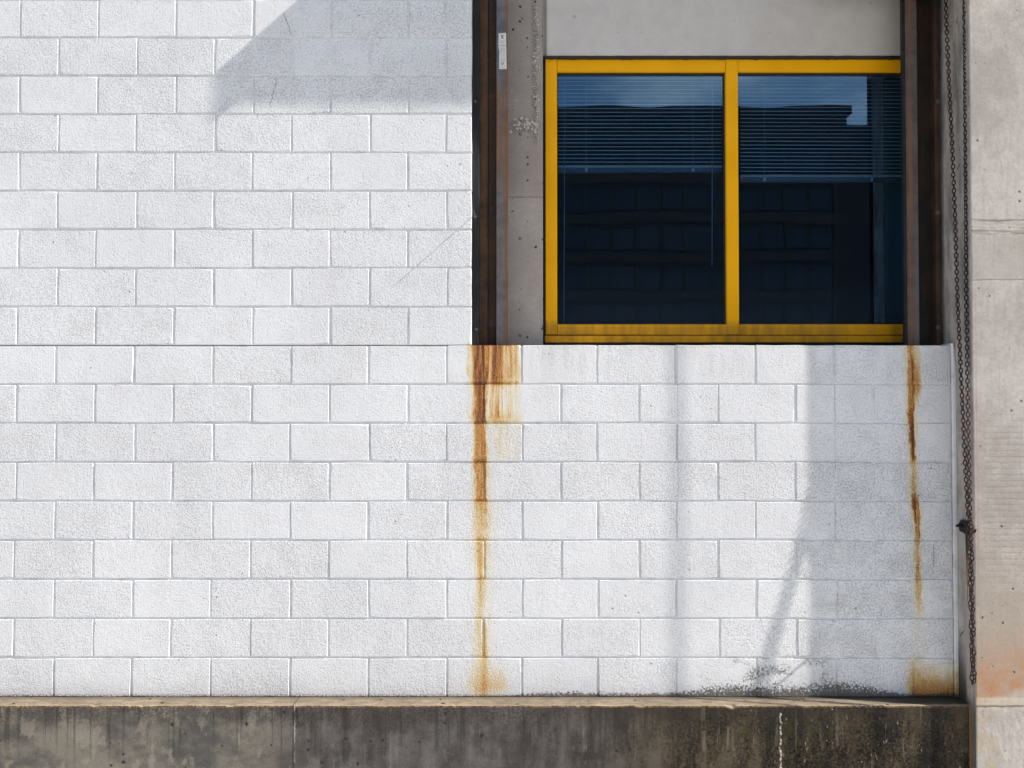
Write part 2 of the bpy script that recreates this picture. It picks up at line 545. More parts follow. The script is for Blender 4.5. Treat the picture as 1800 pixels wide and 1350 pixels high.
def plinth_extra(m, col, h, big, mid, gr):
    uu, vv = m.u, m.v
    blot = m.noise(m.vec(m.x * 4.2, m.y * 4.2, m.z * 5.5), 1.0, 6, 0.62)
    blot2 = m.noise(m.vec(m.x * 13.0, m.y * 13.0, m.z * 8.0), 1.0, 6, 0.66)
    sp = m.noise(scale=85.0, detail=5, rough=0.72)
    run = m.noise(m.vec(m.x * 9.0, m.y * 6.0, m.z * 2.6), 1.0, 6, 0.66)
    topf = m.ss(m.nz, 0.55, 0.8)
    lime = m.mix(m.ss(blot, 0.36, 0.62), (0.105, 0.096, 0.087), (0.245, 0.215, 0.17))
    lime = m.mix(m.ss(blot2, 0.55, 0.61) * 0.55, lime, (0.33, 0.295, 0.235))
    grey = m.mix(m.ss(run * 0.5 + blot * 0.5, 0.38, 0.62), (0.058, 0.049, 0.045), (0.165, 0.150, 0.138))
    grey = m.mix(m.ss(blot2, 0.50, 0.70) * 0.45, grey, (0.20, 0.185, 0.165))
    grey = m.mix(m.ss(sp, 0.50, 0.72) * 0.5, grey, (0.035, 0.030, 0.027))
    sp2 = m.noise(scale=48.0, detail=6, rough=0.78)
    moss = m.mix(m.ss(sp * 0.5 + sp2 * 0.5 + run * 0.5, 0.66, 0.88), (0.009, 0.007, 0.005), (0.10, 0.075, 0.040))
    moss = m.mix(m.ss(blot, 0.52, 0.64) * m.ss(sp2, 0.40, 0.60) * 0.75, moss, (0.010, 0.010, 0.009))
    moss = m.mix(m.ss(blot2, 0.54, 0.70) * m.ss(blot, 0.48, 0.62) * 0.6, moss, (0.075, 0.068, 0.016))
    moss = m.mix(m.ss(run, 0.50, 0.70) * m.ss(vv, 1262, 1330) * 0.6, moss, (0.12, 0.098, 0.072))
    grit = m.noise(scale=120.0, detail=4, rough=0.75)
    lime = m.mix(m.ss(grit, 0.50, 0.70) * 0.45, lime, (0.055, 0.050, 0.045))
    grey = m.mix(m.ss(grit, 0.52, 0.72) * 0.5, grey, (0.027, 0.024, 0.022))
    grey = m.mix(m.ss(grit, 0.42, 0.30) * 0.4, grey, (0.24, 0.22, 0.20))
    wob = (blot - 0.5) * 240.0
    a = m.mix(m.ss(uu + wob * 0.55, 440, 600), lime, grey)
    a = m.mix(m.ss(uu + wob, 880, 1240), a, moss)
    dl = m.noise(m.vec(m.x * 46.0, m.y * 6.0, m.z * 1.3), 1.0, 4, 0.6)
    a = m.mix(m.ss(dl, 0.54, 0.66) * m.ss(vv + (run - 0.5) * 120.0, 1240, 1345, 1.0, 0.0) * 0.62, a, (0.030, 0.026, 0.023))
    a = m.mix(m.ss(dl, 0.42, 0.32) * m.ss(blot2, 0.45, 0.6) * 0.35, a, (0.27, 0.25, 0.215))
    # the face is darker towards its top, in speckles
    hem = m.ss(vv + (run - 0.5) * 44.0, 1234, 1276, 1.0, 0.0)
    a = m.mix(hem * m.ss(sp, 0.30, 0.66) * 0.80, a, (0.045, 0.036, 0.026))
    white = m.max(m.pits(34.0, 0.05, 0.05, 0.22), m.ss(m.noise(m.vec(m.x * 60.0, m.y * 60.0, m.z * 17.0), 1.0, 4, 0.6), 0.66, 0.72)) * m.ss(uu, 1180, 1450)
    a = m.mix(white * 0.6, a, (0.42, 0.38, 0.28))
    scab = m.ss(blot2, 0.64, 0.70) * m.ss(uu, 1420, 1560) * m.ss(vv, 1262, 1310)
    a = m.mix(scab * 0.6, a, (0.34, 0.31, 0.23))
    wet = m.noise(m.vec(0.0, 0.0, m.z * 26.0), 1.0, 4) - 0.5
    lw = m.noise(m.vec(0.0, 4.0, m.z * 36.0), 1.0, 3)
    leak = m.ss(m.abs(uu - 1355.0 + wet * 12.0), 0.3, 1.0 + 0.0, 1.0, 0.0)
    leak = m.ss(m.abs(uu - 1356.0 + wet * 12.0) - lw * 5.0, -1.6, -0.6, 1.0, 0.0) * m.ss(vv, 1236, 1241)
    a = m.mix(leak * m.ss(m.noise(m.vec(m.x * 30.0, 0.0, m.z * 55.0), 1.0, 4, 0.7), 0.40, 0.56) * 0.95, a, (0.66, 0.60, 0.52))
    # rust-brown arris on the right end and along the edge
    arr = m.ss(uu + (sp - 0.5) * 2.0, 1676.0, 1677.6)
    a = m.mix(arr * 0.8, a, (0.42, 0.19, 0.05))
    edge = m.ss(m.nz, 0.10, 0.2) * m.ss(m.nz, 0.42, 0.6, 1.0, 0.0)
    a = m.mix(edge * 0.8, a, m.mix(m.ss(sp, 0.40, 0.60), (0.30, 0.175, 0.075), (0.045, 0.028, 0.016)))
    # top: cream front edge, darker towards the wall, dark stain at the right
    tn = m.noise(m.vec(m.x * 11.0, m.y * 26.0, 0.0), 1.0, 6, 0.66)
    tcol = m.mix(m.ss(tn, 0.35, 0.65), (0.20, 0.16, 0.115), (0.335, 0.275, 0.20))
    tcol = m.mix(m.ss(sp, 0.44, 0.68) * 0.6, tcol, (0.14, 0.105, 0.070))
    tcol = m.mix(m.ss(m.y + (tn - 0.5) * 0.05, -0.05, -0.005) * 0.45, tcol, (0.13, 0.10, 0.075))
    tcol = m.mix(m.ss(m.y + (tn - 0.5) * 0.02, -0.094, -0.106) * 0.6, tcol, (0.52, 0.43, 0.30))
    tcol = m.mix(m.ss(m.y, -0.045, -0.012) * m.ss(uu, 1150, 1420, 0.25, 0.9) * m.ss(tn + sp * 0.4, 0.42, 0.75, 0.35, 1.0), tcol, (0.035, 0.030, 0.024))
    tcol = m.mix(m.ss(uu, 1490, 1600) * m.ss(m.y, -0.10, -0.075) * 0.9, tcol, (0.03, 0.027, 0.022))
    jl = m.ss(m.abs(uu - 530.8 + wet * 7.0 + (grit - 0.5) * 5.0), 0.5, 2.2, 1.0, 0.0) * m.ss(blot2, 0.40, 0.55)
    a = m.mix(jl * 0.75, a, (0.40, 0.365, 0.29))
    tcol = m.mix(0.18 + 0.25 * m.ss(blot, 0.4, 0.6), tcol, (0.09, 0.072, 0.052))
    out = m.mix(topf, a, tcol)
    return out, h * 0.9 + blot2 * 0.6 + sp * 0.5 + grit * 0.5


def strip_extra(m, col, h, big, mid, gr):
    pour = m.ss(m.abs(m.v + (mid - 0.5) * 5.0 - 330.0), 0.5, 1.7, 1.0, 0.0)
    col = m.mix(pour * 0.5, col, (0.12, 0.10, 0.085))
    cell = m.noise(scale=130.0, detail=3, rough=0.7)
    du = (m.u - 924.0) / 30.0
    dv = (m.v - 195.0) / 17.0
    comb = m.ss(du * du + dv * dv + (mid - 0.5) * 1.4, 0.3, 1.3, 1.0, 0.0)
    comb = m.max(comb, m.band(m.u + (mid - 0.5) * 16.0, 937, 946, 3) * m.ss(m.v + (big - 0.5) * 60.0, 210, 240, 1.0, 0.0))
    col = m.mix(comb * m.ss(cell, 0.44, 0.56) * 0.85, col, (0.09, 0.08, 0.07))  # dark voids between the stones, shading put into the colour
    col = m.mix(comb * m.ss(cell, 0.50, 0.36) * 0.5, col, (0.62, 0.57, 0.50))
    h = h + comb * cell * 1.5
    col = m.mix(m.ss(m.v + (big - 0.5) * 90.0, 300, 380, 0.32, 0.0), col, (0.20, 0.165, 0.13))
    return col, h - pour * 1.0


M_PILLAR = concrete('cast pillar concrete', (0.42, 0.375, 0.33), (0.59, 0.535, 0.485), extra=pillar_extra, pit_scale=19.0, pit_frac=0.07, pit_r=(0.05, 0.17), bump=0.8, dist=0.0026)
M_PLINTH = concrete('stained plinth concrete', (0.2, 0.18, 0.15), (0.3, 0.26, 0.2), extra=plinth_extra, pit_r=(0.06, 0.20), pit_dark=0.92, pit_scale=16.0, pit_frac=0.13, bump=0.7, dist=0.003)
M_STRIP = concrete('pitted post concrete', (0.42, 0.375, 0.33), (0.50, 0.45, 0.40), extra=strip_extra, pit_r=(0.07, 0.23), pit_dark=0.92, pit_scale=24.0, pit_frac=0.13, bump=0.5, dist=0.002)
M_PANEL = concrete('smooth panel concrete', (0.59, 0.555, 0.51), (0.67, 0.635, 0.585), pit_scale=9.0, pit_frac=0.02, fine=150.0, bump=0.35, dist=0.0012, pit_dark=0.25)
M_DARKCONC = concrete('dark concrete', (0.20, 0.19, 0.18), (0.28, 0.27, 0.25))
M_YARD = concrete('yard concrete', (0.47, 0.46, 0.445), (0.53, 0.52, 0.50), pit_scale=4.0)


def steel(name, c0, c1, c2, rust_amt, vertical=True):
    m = Mat(name)
    n1 = m.noise(m.vec(m.x * 55.0, m.y * 55.0, m.z * 2.0), 1.0, 5, 0.6)
    n2 = m.noise(scale=9.0, detail=5, rough=0.65)
    n3 = m.noise(scale=90.0, detail=3)
    col = m.mix(m.ss(n2, 0.35, 0.65), c0, c1)
    col = m.mix(m.ss(n1 * 0.6 + n2 * 0.4, 0.52 - rust_amt * 0.2, 0.66) * (0.5 + 0.5 * n3), col, c2)
    return m.finish(col, 0.55, n3 * 0.6 + n1 * 0.5, 0.35, 0.0008, metal=0.15)


M_RUSTSTEEL = steel('rusted dark steel', (0.060, 0.036, 0.024), (0.105, 0.058, 0.034), (0.19, 0.085, 0.034), 0.55)
M_BLACKSTEEL = steel('black steel', (0.012, 0.013, 0.015), (0.022, 0.023, 0.026), (0.04, 0.028, 0.02), 0.0)
M_DARKBROWN = steel('dark brown steel', (0.038, 0.025, 0.017), (0.062, 0.038, 0.024), (0.11, 0.055, 0.024), 0.35)
M_DEEPBROWN = steel('deep brown steel', (0.018, 0.014, 0.011), (0.030, 0.021, 0.015), (0.05, 0.030, 0.016), 0.1)
M_BOLT = steel('bolt steel', (0.10, 0.09, 0.085), (0.20, 0.19, 0.18), (0.13, 0.07, 0.04), 0.2)
M_BOLTDARK = steel('dark bolt steel', (0.055, 0.045, 0.040), (0.095, 0.075, 0.062), (0.12, 0.06, 0.03), 0.2)
M_CHAIN = steel('rusty chain steel', (0.020, 0.012, 0.010), (0.042, 0.020, 0.014), (0.11, 0.042, 0.020), 0.2)


def flange_mat(name, side):
    m = Mat(name)
    n1 = m.noise(m.vec(m.x * 40.0, 0.0, m.z * 1.6), 1.0, 5, 0.6)
    n2 = m.noise(scale=14.0, detail=5)
    n3 = m.noise(scale=120.0, detail=3)
    a = m.mix(m.ss(n2, 0.35, 0.65), (0.115, 0.118, 0.135), (0.18, 0.18, 0.195))
    if side == 'l':
        edge = m.ss(m.x, X(883, FL), X(890, FL))
        hi = m.ss(m.v + (n1 - 0.5) * 260.0, 110, 170) * m.ss(m.v + (n1 - 0.5) * 240.0, 270, 350, 1.0, 0.35)
        r = m.max(edge * (0.45 + 0.55 * m.ss(n1, 0.4, 0.6)), hi * m.ss(n1, 0.34, 0.56) * 0.85)
        col = m.mix(r, a, m.mix(n2, (0.15, 0.068, 0.026), (0.30, 0.145, 0.045)))
    else:
        a = m.mix(m.ss(n2, 0.35, 0.65), (0.095, 0.074, 0.062), (0.14, 0.11, 0.092))
        cen = m.band(m.x, X(1601, FL), X(1607, FL), 0.006)
        col = m.mix(cen * (0.35 + 0.6 * m.ss(n1, 0.40, 0.6)), a, (0.22, 0.105, 0.045))
        col = m.mix(m.ss(m.v, 300, 480) * m.ss(m.x, X(1606, FL), X(1612, FL)) * 0.5, col, (0.16, 0.155, 0.165))
    return m.finish(col, 0.5, n3 * 0.5 + n2 * 0.5, 0.3, 0.0008, metal=0.1)


def plain(name, c, rough=0.5, metal=0.0, var=0.1, scale=20.0, bump=0.0, spec=0.5):
    m = Mat(name)
    n = m.noise(scale=scale, detail=4)
    col = m.mix(n, tuple(q * (1 - var) for q in c), tuple(min(1, q * (1 + var)) for q in c))
    return m.finish(col, rough, n if bump else None, bump, 0.001, metal=metal, spec=spec)


def yellow_mat():
    m = Mat('yellow enamel')
    n = m.noise(m.vec(m.x * 26.0, m.y * 26.0, m.z * 2.5), 1.0, 5, 0.6)
    b = m.noise(scale=3.5, detail=3)
    col = m.mix(m.ss(b, 0.3, 0.7), (0.88, 0.415, 0.003), (0.96, 0.462, 0.005))
    # grime on the two bottom rails
    low = m.ss(m.v + (n - 0.5) * 16.0, 552, 574)
    g = low * (0.34 + 0.28 * m.ss(n, 0.35, 0.68)) * m.ss(m.noise(scale=2.6, detail=2), 0.32, 0.62, 0.6, 1.15)
    col = m.mix(m.sat(g), col, (0.20, 0.105, 0.030))
    sp = m.ss(m.noise(scale=150.0, detail=3), 0.62, 0.72)
    col = m.mix(sp * 0.2, col, (0.3, 0.16, 0.03))
    return m.finish(col, 0.40, m.noise(scale=40.0, detail=2), 0.05, 0.001, spec=0.14)


M_YELLOW = yellow_mat()
M_SEAL = plain('black sealant', (0.012, 0.010, 0.010), 0.6, var=0.4, scale=80.0, bump=0.4)
M_BLIND = plain('white blind slat', (0.66, 0.66, 0.64), 0.4)
M_RAIL = plain('blind bottom rail', (0.05, 0.065, 0.08), 0.45)
M_CORD = plain('blind cord', (0.26, 0.31, 0.37), 0.6)
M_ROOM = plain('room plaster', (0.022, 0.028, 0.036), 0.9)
M_ROOMFLOOR = plain('room carpet', (0.022, 0.026, 0.034), 0.95)
M_STICKER = plain('white label', (0.72, 0.70, 0.66), 0.5, var=0.04)
M_INK = plain('label ink', (0.045, 0.045, 0.05), 0.6)
M_INKGREY = plain('grey label ink', (0.40, 0.40, 0.40), 0.6)
M_STONE = plain('gravel stone', (0.56, 0.51, 0.44), 0.8, var=0.35, scale=40.0, bump=0.4)
M_HOLESHADE = plain('hole shade', (0.02, 0.018, 0.016), 0.9)
M_FACADE = plain('brown precast facade', (0.018, 0.017, 0.018), 0.85, var=0.15, scale=0.8)
M_FACADERIB = plain('precast rib', (0.028, 0.025, 0.023), 0.85, var=0.15, scale=0.8)
M_GALV = plain('galvanised sheet', (0.36, 0.37, 0.38), 0.45, metal=0.6)


def glass_mat(name, tint, r0):
    m = bpy.data.materials.new(name)
    m.use_nodes = True
    nt = m.node_tree
    nt.nodes.remove(nt.nodes['Principled BSDF'])
    out = nt.nodes['Material Output']
    t = nt.nodes.new('ShaderNodeBsdfTransparent')
    t.inputs[0].default_value = tint + (1,)
    g = nt.nodes.new('ShaderNodeBsdfGlossy')
    g.inputs['Roughness'].default_value = 0.0
    g.inputs[0].default_value = (0.62, 0.86, 1.0, 1)
    # thin pane: Schlick reflectance, the same from both sides
    ge = nt.nodes.new('ShaderNodeNewGeometry')
    dt = nt.nodes.new('ShaderNodeVectorMath')
    dt.operation = 'DOT_PRODUCT'
    nt.links.new(ge.outputs['Incoming'], dt.inputs[0])
    nt.links.new(ge.outputs['Normal'], dt.inputs[1])
    q = dt.outputs['Value']
    for o_, k in (('ABSOLUTE', None), ('SUBTRACT', 1.0), ('POWER', 5.0), ('MULTIPLY_ADD', (1.0 - r0, r0))):
        n_ = nt.nodes.new('ShaderNodeMath')
        n_.operation = o_
        if o_ == 'SUBTRACT':
            n_.inputs[0].default_value = 1.0
            nt.links.new(q, n_.inputs[1])
        else:
            nt.links.new(q, n_.inputs[0])
            if o_ == 'POWER':
                n_.inputs[1].default_value = k
            if o_ == 'MULTIPLY_ADD':
                n_.inputs[1].default_value, n_.inputs[2].default_value = k
        q = n_.outputs[0]
    mx = nt.nodes.new('ShaderNodeMixShader')
    nt.links.new(q, mx.inputs[0])
    nt.links.new(t.outputs[0], mx.inputs[1])
    nt.links.new(g.outputs[0], mx.inputs[2])
    # old glass is never quite flat
    nz = nt.nodes.new('ShaderNodeTexNoise')
    nz.inputs['Scale'].default_value = 1.5
    nz.inputs['Detail'].default_value = 1.5
    nt.links.new(ge.outputs['Position'], nz.inputs['Vector'])
    bp = nt.nodes.new('ShaderNodeBump')
    bp.inputs['Strength'].default_value = 1.0
    bp.inputs['Distance'].default_value = 0.0016
    nt.links.new(nz.outputs['Fac'], bp.inputs['Height'])
    nt.links.new(bp.outputs['Normal'], g.inputs['Normal'])
    # bluish haze painted into the panes, stronger towards the bottom rail
    sx = nt.nodes.new('ShaderNodeSeparateXYZ')
    nt.links.new(ge.outputs['Position'], sx.inputs[0])
    mr = nt.nodes.new('ShaderNodeMapRange')
    mr.inputs['From Min'].default_value = Z(570, 0.3)
    mr.inputs['From Max'].default_value = Z(470, 0.3)
    mr.inputs['To Min'].default_value = 0.018
    mr.inputs['To Max'].default_value = 0.003
    nt.links.new(sx.outputs[2], mr.inputs['Value'])
    df = nt.nodes.new('ShaderNodeBsdfDiffuse')
    df.inputs[0].default_value = (0.36, 0.42, 0.60, 1)
    mx2 = nt.nodes.new('ShaderNodeMixShader')
    nt.links.new(mr.outputs['Result'], mx2.inputs[0])
    nt.links.new(mx.outputs[0], mx2.inputs[1])
    nt.links.new(df.outputs[0], mx2.inputs[2])
    nt.links.new(mx2.outputs[0], out.inputs[0])
    return m


M_GLASS = glass_mat('tinted window glass', (0.72, 0.88, 1.0), 0.115)
M_FARGLASS = plain('far window glass', (0.006, 0.011, 0.022), 0.12, var=0.2, scale=0.3)

# depths of the recess
FL, PLATE, CHAN, STRIP_Y, PANEL_Y, FRAME_Y, GLASS_Y = 0.085, 0.13, 0.19, 0.215, 0.246, 0.262, 0.300

# ------------------------------------------------------------------ ground
GZ = -0.47
bm = bmesh.new()
n = 24
for i in range(n + 1):
    for j in range(n + 1):
        a = (i / n * 2 - 1)
        b = (j / n * 2 - 1)
        bm.verts.new((math.copysign(abs(a) ** 2.5, a) * 700, math.copysign(abs(b) ** 2.5, b) * 700, GZ))
bm.verts.ensure_lookup_table()
for i in range(n):
    for j in range(n):
        k = i * (n + 1) + j
        bm.faces.new((bm.verts[k], bm.verts[k + n + 1], bm.verts[k + n + 2], bm.verts[k + 1]))
g = obj('ground', bm, M_YARD)
tag(g, 'pale concrete yard in front of the wall', None, None, 'structure')

# ------------------------------------------------------------------ block wall
JA = [-656, -519, -382, -245, -108, 29, 167, 304.5, 442.5, 579.5, 717, 851.5, 987, 1124, 1262, 1398, 1535]
JB = [-588, -450, -313, -176, -38, 98.5, 236.5, 374, 511.5, 649, 785, 918, 1050, 1188, 1328, 1467, 1602]
WALL_L = -560
LEFT_END = 828.5            # edge of the opening
RIGHT_END = 1672.5          # right edge of the low wall
TOP_ROW = 9                 # courses of the low wall under the window
N_ROW = 23
TH = 0.19                   # wall thickness
GAP = 0.0106

wall = empty('block_wall', (X(400), 0.05, 0), 'white painted block wall streaked with two rust runs, on the dark concrete plinth', 'wall')


def block_mesh(w, h, r):
    """one block, its front face at y = 0, slightly uneven arris and corners"""
    bm = bmesh.new()
    pts = []
    nl, ns = 4, 2
    loop = [(-w / 2 + w * i / nl, -h / 2) for i in range(nl)] + [(w / 2, -h / 2 + h * i / ns) for i in range(ns)] + \
           [(w / 2 - w * i / nl, h / 2) for i in range(nl)] + [(-w / 2, h / 2 - h * i / ns) for i in range(ns)]
    corners = {0, nl, nl + ns, 2 * nl + ns}
    inner, outer, back = [], [], []
    for k, (x, z) in enumerate(loop):
        j = r.uniform(-0.0015, 0.0010)
        sx = 1 if x > 0 else -1
        sz = 1 if z > 0 else -1
        onx = abs(abs(x) - w / 2) < 1e-6
        onz = abs(abs(z) - h / 2) < 1e-6
        ins = 0.0010 + r.uniform(0, 0.0009)
        if k in corners:
            ins += r.choice((0.0004, 0.0010, 0.0020, 0.0055 if r.random() < 0.4 else 0.001))
        ox = x + (j * sx if onx else 0)
        oz = z + (j * sz if onz else 0)
        inner.append(bm.verts.new((ox - (ins * sx if onx else 0), 0.0, oz - (ins * sz if onz else 0))))
        outer.append(bm.verts.new((ox, 0.0032, oz)))
        back.append(bm.verts.new((ox, TH - 0.004, oz)))
    N = len(loop)
    bm.faces.new(inner)
    for k in range(N):
        q = (k + 1) % N
        bm.faces.new((inner[k], outer[k], outer[q], inner[q]))
        bm.faces.new((outer[k], back[k], back[q], outer[q]))
    bm.faces.new(back[::-1])
    return bm


rb = random.Random(5)
for row in range(N_ROW):
    z0, z1 = row * MOD, (row + 1) * MOD
    # row 0 from the bottom begins with joints of the second list
    joints = JB if row % 2 == 0 else JA
    end = RIGHT_END if row < TOP_ROW else LEFT_END
    js = [j for j in joints if WALL_L - 140 < j < end - 20]
    xs = [X(j + rb.uniform(-1.3, 1.3)) for j in js] + [X(end)]
    for k in range(len(xs) - 1):
        x0, x1 = xs[k], xs[k + 1]
        last = k == len(xs) - 2
        g0 = GAP / 2 * rb.uniform(0.6, 1.35)
        g1 = 0.0 if (last and row >= TOP_ROW) else GAP / 2 * rb.uniform(0.6, 1.35)
        gb = GAP / 2 * rb.uniform(0.6, 1.35) if row else 0.0015
        gt = GAP / 2 * rb.uniform(0.6, 1.35) if row != TOP_ROW - 1 else (GAP / 2 if x1 < X(LEFT_END) + 0.02 else 0.0)
        w, h = (x1 - g1) - (x0 + g0), (z1 - gt) - (z0 + gb)
        o = obj('block', block_mesh(w, h, rb), M_CLEAN if x1 < X(800) or row >= TOP_ROW else M_PAINT, wall)
        o.location = Vector(((x0 + g0 + x1 - g1) / 2, rb.uniform(-0.0009, 0.0009), (z0 + gb + z1 - gt) / 2))
        o.rotation_euler = (math.radians(rb.uniform(-0.20, 0.20)), math.radians(rb.uniform(-0.17, 0.17)), math.radians(rb.uniform(-0.16, 0.16)))

mort = bmesh.new()
xL = X(WALL_L - 10)
bx(mort, xL, X(LEFT_END) - 0.004, 0.0052, TH + 0.02, TOP_ROW * MOD, N_ROW * MOD)
bx(mort, xL, X(RIGHT_END) - 0.001, 0.0052, TH + 0.02, 0.0, TOP_ROW * MOD - 0.004)
obj('mortar', mort, M_JOINT, wall)
# rounded bead of painted mortar closing the right end
bead = bmesh.new()
zt = TOP_ROW * MOD + 0.010
prof = []
for i in range(15):
    z = i / 14 * zt
    prof.append((X(RIGHT_END + 0.6), X(1682.0), z))
rings = []
for (a, b, z) in prof:
    lean = 0.012 * max(0, (z - zt + 0.06) / 0.06) ** 2
    rings.append([bead.verts.new((a - lean * 0.2, 0.004, z)), bead.verts.new((a + (b - a) * 0.25, -0.0015, z)), bead.verts.new((a + (b - a) * 0.7 - lean, -0.0025, z)), bead.verts.new((b - lean, 0.002, z)), bead.verts.new((b - lean, 0.10, z)), bead.verts.new((a, 0.10, z))])
for r0, r1 in zip(rings, rings[1:]):
    for k in range(6):
        bead.faces.new((r0[k], r0[(k + 1) % 6], r1[(k + 1) % 6], r1[k]))
bead.faces.new(rings[0][::-1])
bead.faces.new(rings[-1])
obj('edge_bead', bead, M_JOINT, wall)

# ------------------------------------------------------------------ plinth
PF = -0.107
plinth = empty('concrete_plinth', (X(900), -0.06, GZ), 'mossy dark stained concrete plinth at the foot of the white wall', 'plinth')


def plinth_section(px0, px1, seed):
    r = random.Random(seed)
    x0, x1 = X(px0, PF), X(px1, PF)
    n = max(8, int((x1 - x0) / 0.02))
    bm = bmesh.new()
    prev = None
    ends = []
    for i in range(n + 1):
        x = x0 + (x1 - x0) * i / n
        nz = mnoise.noise(Vector((x * 9.0, seed, 0))) * 0.0045 + mnoise.noise(Vector((x * 40.0, seed, 3))) * 0.0030
        ny = mnoise.noise(Vector((x * 5.0, seed, 7))) * 0.003 + mnoise.noise(Vector((x * 33.0, seed, 1))) * 0.0016
        lift = max(0.0, mnoise.noise(Vector((x * 13.0, seed, 11))) - 0.28) * 0.035 + max(0.0, mnoise.noise(Vector((x * 37.0, seed, 19))) - 0.35) * 0.016
        jx = 0.0
        if i in (0, n):
            jx = 0.0
        ring = [(x, 0.19, 0.0), (x, -0.002, -0.0005), (x, -0.06, -0.001 + nz * 0.3), (x, PF + 0.008 + ny + lift * 0.9, -0.0015 + nz * 0.6 - lift * 0.15),
                (x, PF + 0.0025 + ny * 0.6, -0.004 + nz * 0.8 - lift), (x, PF + ny * 0.3, -0.011 + nz - lift), (x, PF, -0.06), (x, PF, GZ - 0.05), (x, 0.19, GZ - 0.05)]
        vs_ = [bm.verts.new(p) for p in ring]
        if prev:
            for k in range(len(ring)):
                q = (k + 1) % len(ring)
                bm.faces.new((prev[k], vs_[k], vs_[q], prev[q]))
        else:
            bm.faces.new(vs_)
        prev = vs_
    bm.faces.new(prev[::-1])
    return obj('section', bm, M_PLINTH, plinth)


plinth_section(-640, 517.2, 2)
plinth_section(518.8, 1701, 4)
# dark joint filler set back between the two pours
bm = bmesh.new()
bx(bm, X(514, PF), X(522, PF), PF + 0.009, 0.16, GZ, -0.014)
obj('joint_filler', bm, M_PLINTH, plinth)
# spall beside the joint: a thin broken skin left standing proud
bm = bmesh.new()
sp = [(523, 1243), (538, 1244), (539, 1258), (537, 1272), (526, 1272), (524, 1262)]
f0 = [bm.verts.new(P(a, b, PF - 0.0045)) for a, b in sp]
f1 = [bm.verts.new(P(a, b, PF + 0.003)) for a, b in sp]
bm.faces.new(f0)
for k in range(len(sp)):
    q = (k + 1) % len(sp)
    bm.faces.new((f0[k], f1[k], f1[q], f0[q]))
obj('spall', bm, M_PLINTH, plinth)

# ------------------------------------------------------------------ pillar on the right
PIL_F = -0.147
PX0 = X(1680)
pillar = empty('concrete_pillar', (X(1900), 0.2, GZ), 'tall pale concrete pillar right of the wall, orange stain near its foot', 'pillar')
bm = bmesh.new()
zs = [GZ - 0.05 + i * 0.05 for i in range(int((5.6 - GZ) / 0.05))]
prev = None
PXR = PX0 + 1.5
for z in zs:
    j = mnoise.noise(Vector((0, 2, z * 6))) * 0.0022
    tear = 0.003 * math.exp(-((z - Z(405)) / 0.05) ** 2) * mnoise.noise(Vector((5, 1, z * 40)))
    ch = 0.007
    ring = [(PX0, 0.9, z), (PX0 + j * 0.3, PIL_F + ch, z), (PX0 + ch * 0.35 + j, PIL_F + ch * 0.3, z), (PX0 + ch + j, PIL_F + tear, z), (PXR - ch, PIL_F, z), (PXR, PIL_F + ch, z), (PXR, 0.9, z)]
    vs_ = [bm.verts.new(p) for p in ring]
    if prev:
        for k in range(len(ring)):
            q = (k + 1) % len(ring)
            bm.faces.new((prev[k], vs_[k], vs_[q], prev[q]))
    else:
        bm.faces.new(vs_)
    prev = vs_
bm.faces.new(prev[::-1])
obj('shaft', bm, M_PILLAR, pillar)

# ------------------------------------------------------------------ concrete post beside the left guide
ZB = TOP_ROW * MOD
TOPZ = Z(-330)
post = empty('concrete_post', (X(925, STRIP_Y), 0.3, ZB - 0.05), 'narrow pitted concrete post with drilled holes between rusty steel and yellow window', 'post')


def holed_face(bm, x0, x1, z0, z1, y, holes, depth=0.13):
    """a flat face at depth y with round holes sunk into it"""
    holes = sorted(holes, key=lambda h: h[1])
    cuts = [z0]
    for (hx, hz, hr) in holes:
        cuts += [hz - 0.03, hz + 0.03]
    cuts.append(z1)
    for i in range(0, len(cuts), 2):
        bm.faces.new([bm.verts.new(p) for p in ((x0, y, cuts[i]), (x1, y, cuts[i]), (x1, y, cuts[i + 1]), (x0, y, cuts[i + 1]))])
    for (hx, hz, hr) in holes:
        angs = [k * math.pi / 7 for k in range(14)] + [math.atan2(b * 0.03, a - hx) % (2 * math.pi) for a in (x0, x1) for b in (-1, 1)]
        angs = sorted(angs)
        inn, out, deep = [], [], []
        for a in angs:
            c, s_ = math.cos(a), math.sin(a)
            t = min(((x1 - hx) / c if c > 1e-9 else 1e9), ((x0 - hx) / c if c < -1e-9 else 1e9), (0.03 / abs(s_) if abs(s_) > 1e-9 else 1e9))
            wob = 1 + 0.12 * math.sin(a * 3 + hz * 50)
            inn.append(bm.verts.new((hx + c * hr * wob, y, hz + s_ * hr * wob)))
            out.append(bm.verts.new((hx + c * t, y, hz + s_ * t)))
            deep.append(bm.verts.new((hx + c * hr * 0.75, y + depth, hz + s_ * hr * 0.75)))
        N = len(angs)
        for k in range(N):
            q = (k + 1) % N
            bm.faces.new((out[k], out[q], inn[q], inn[k]))
            bm.faces.new((inn[k], inn[q], deep[q], deep[k]))
        bm.faces.new(deep)


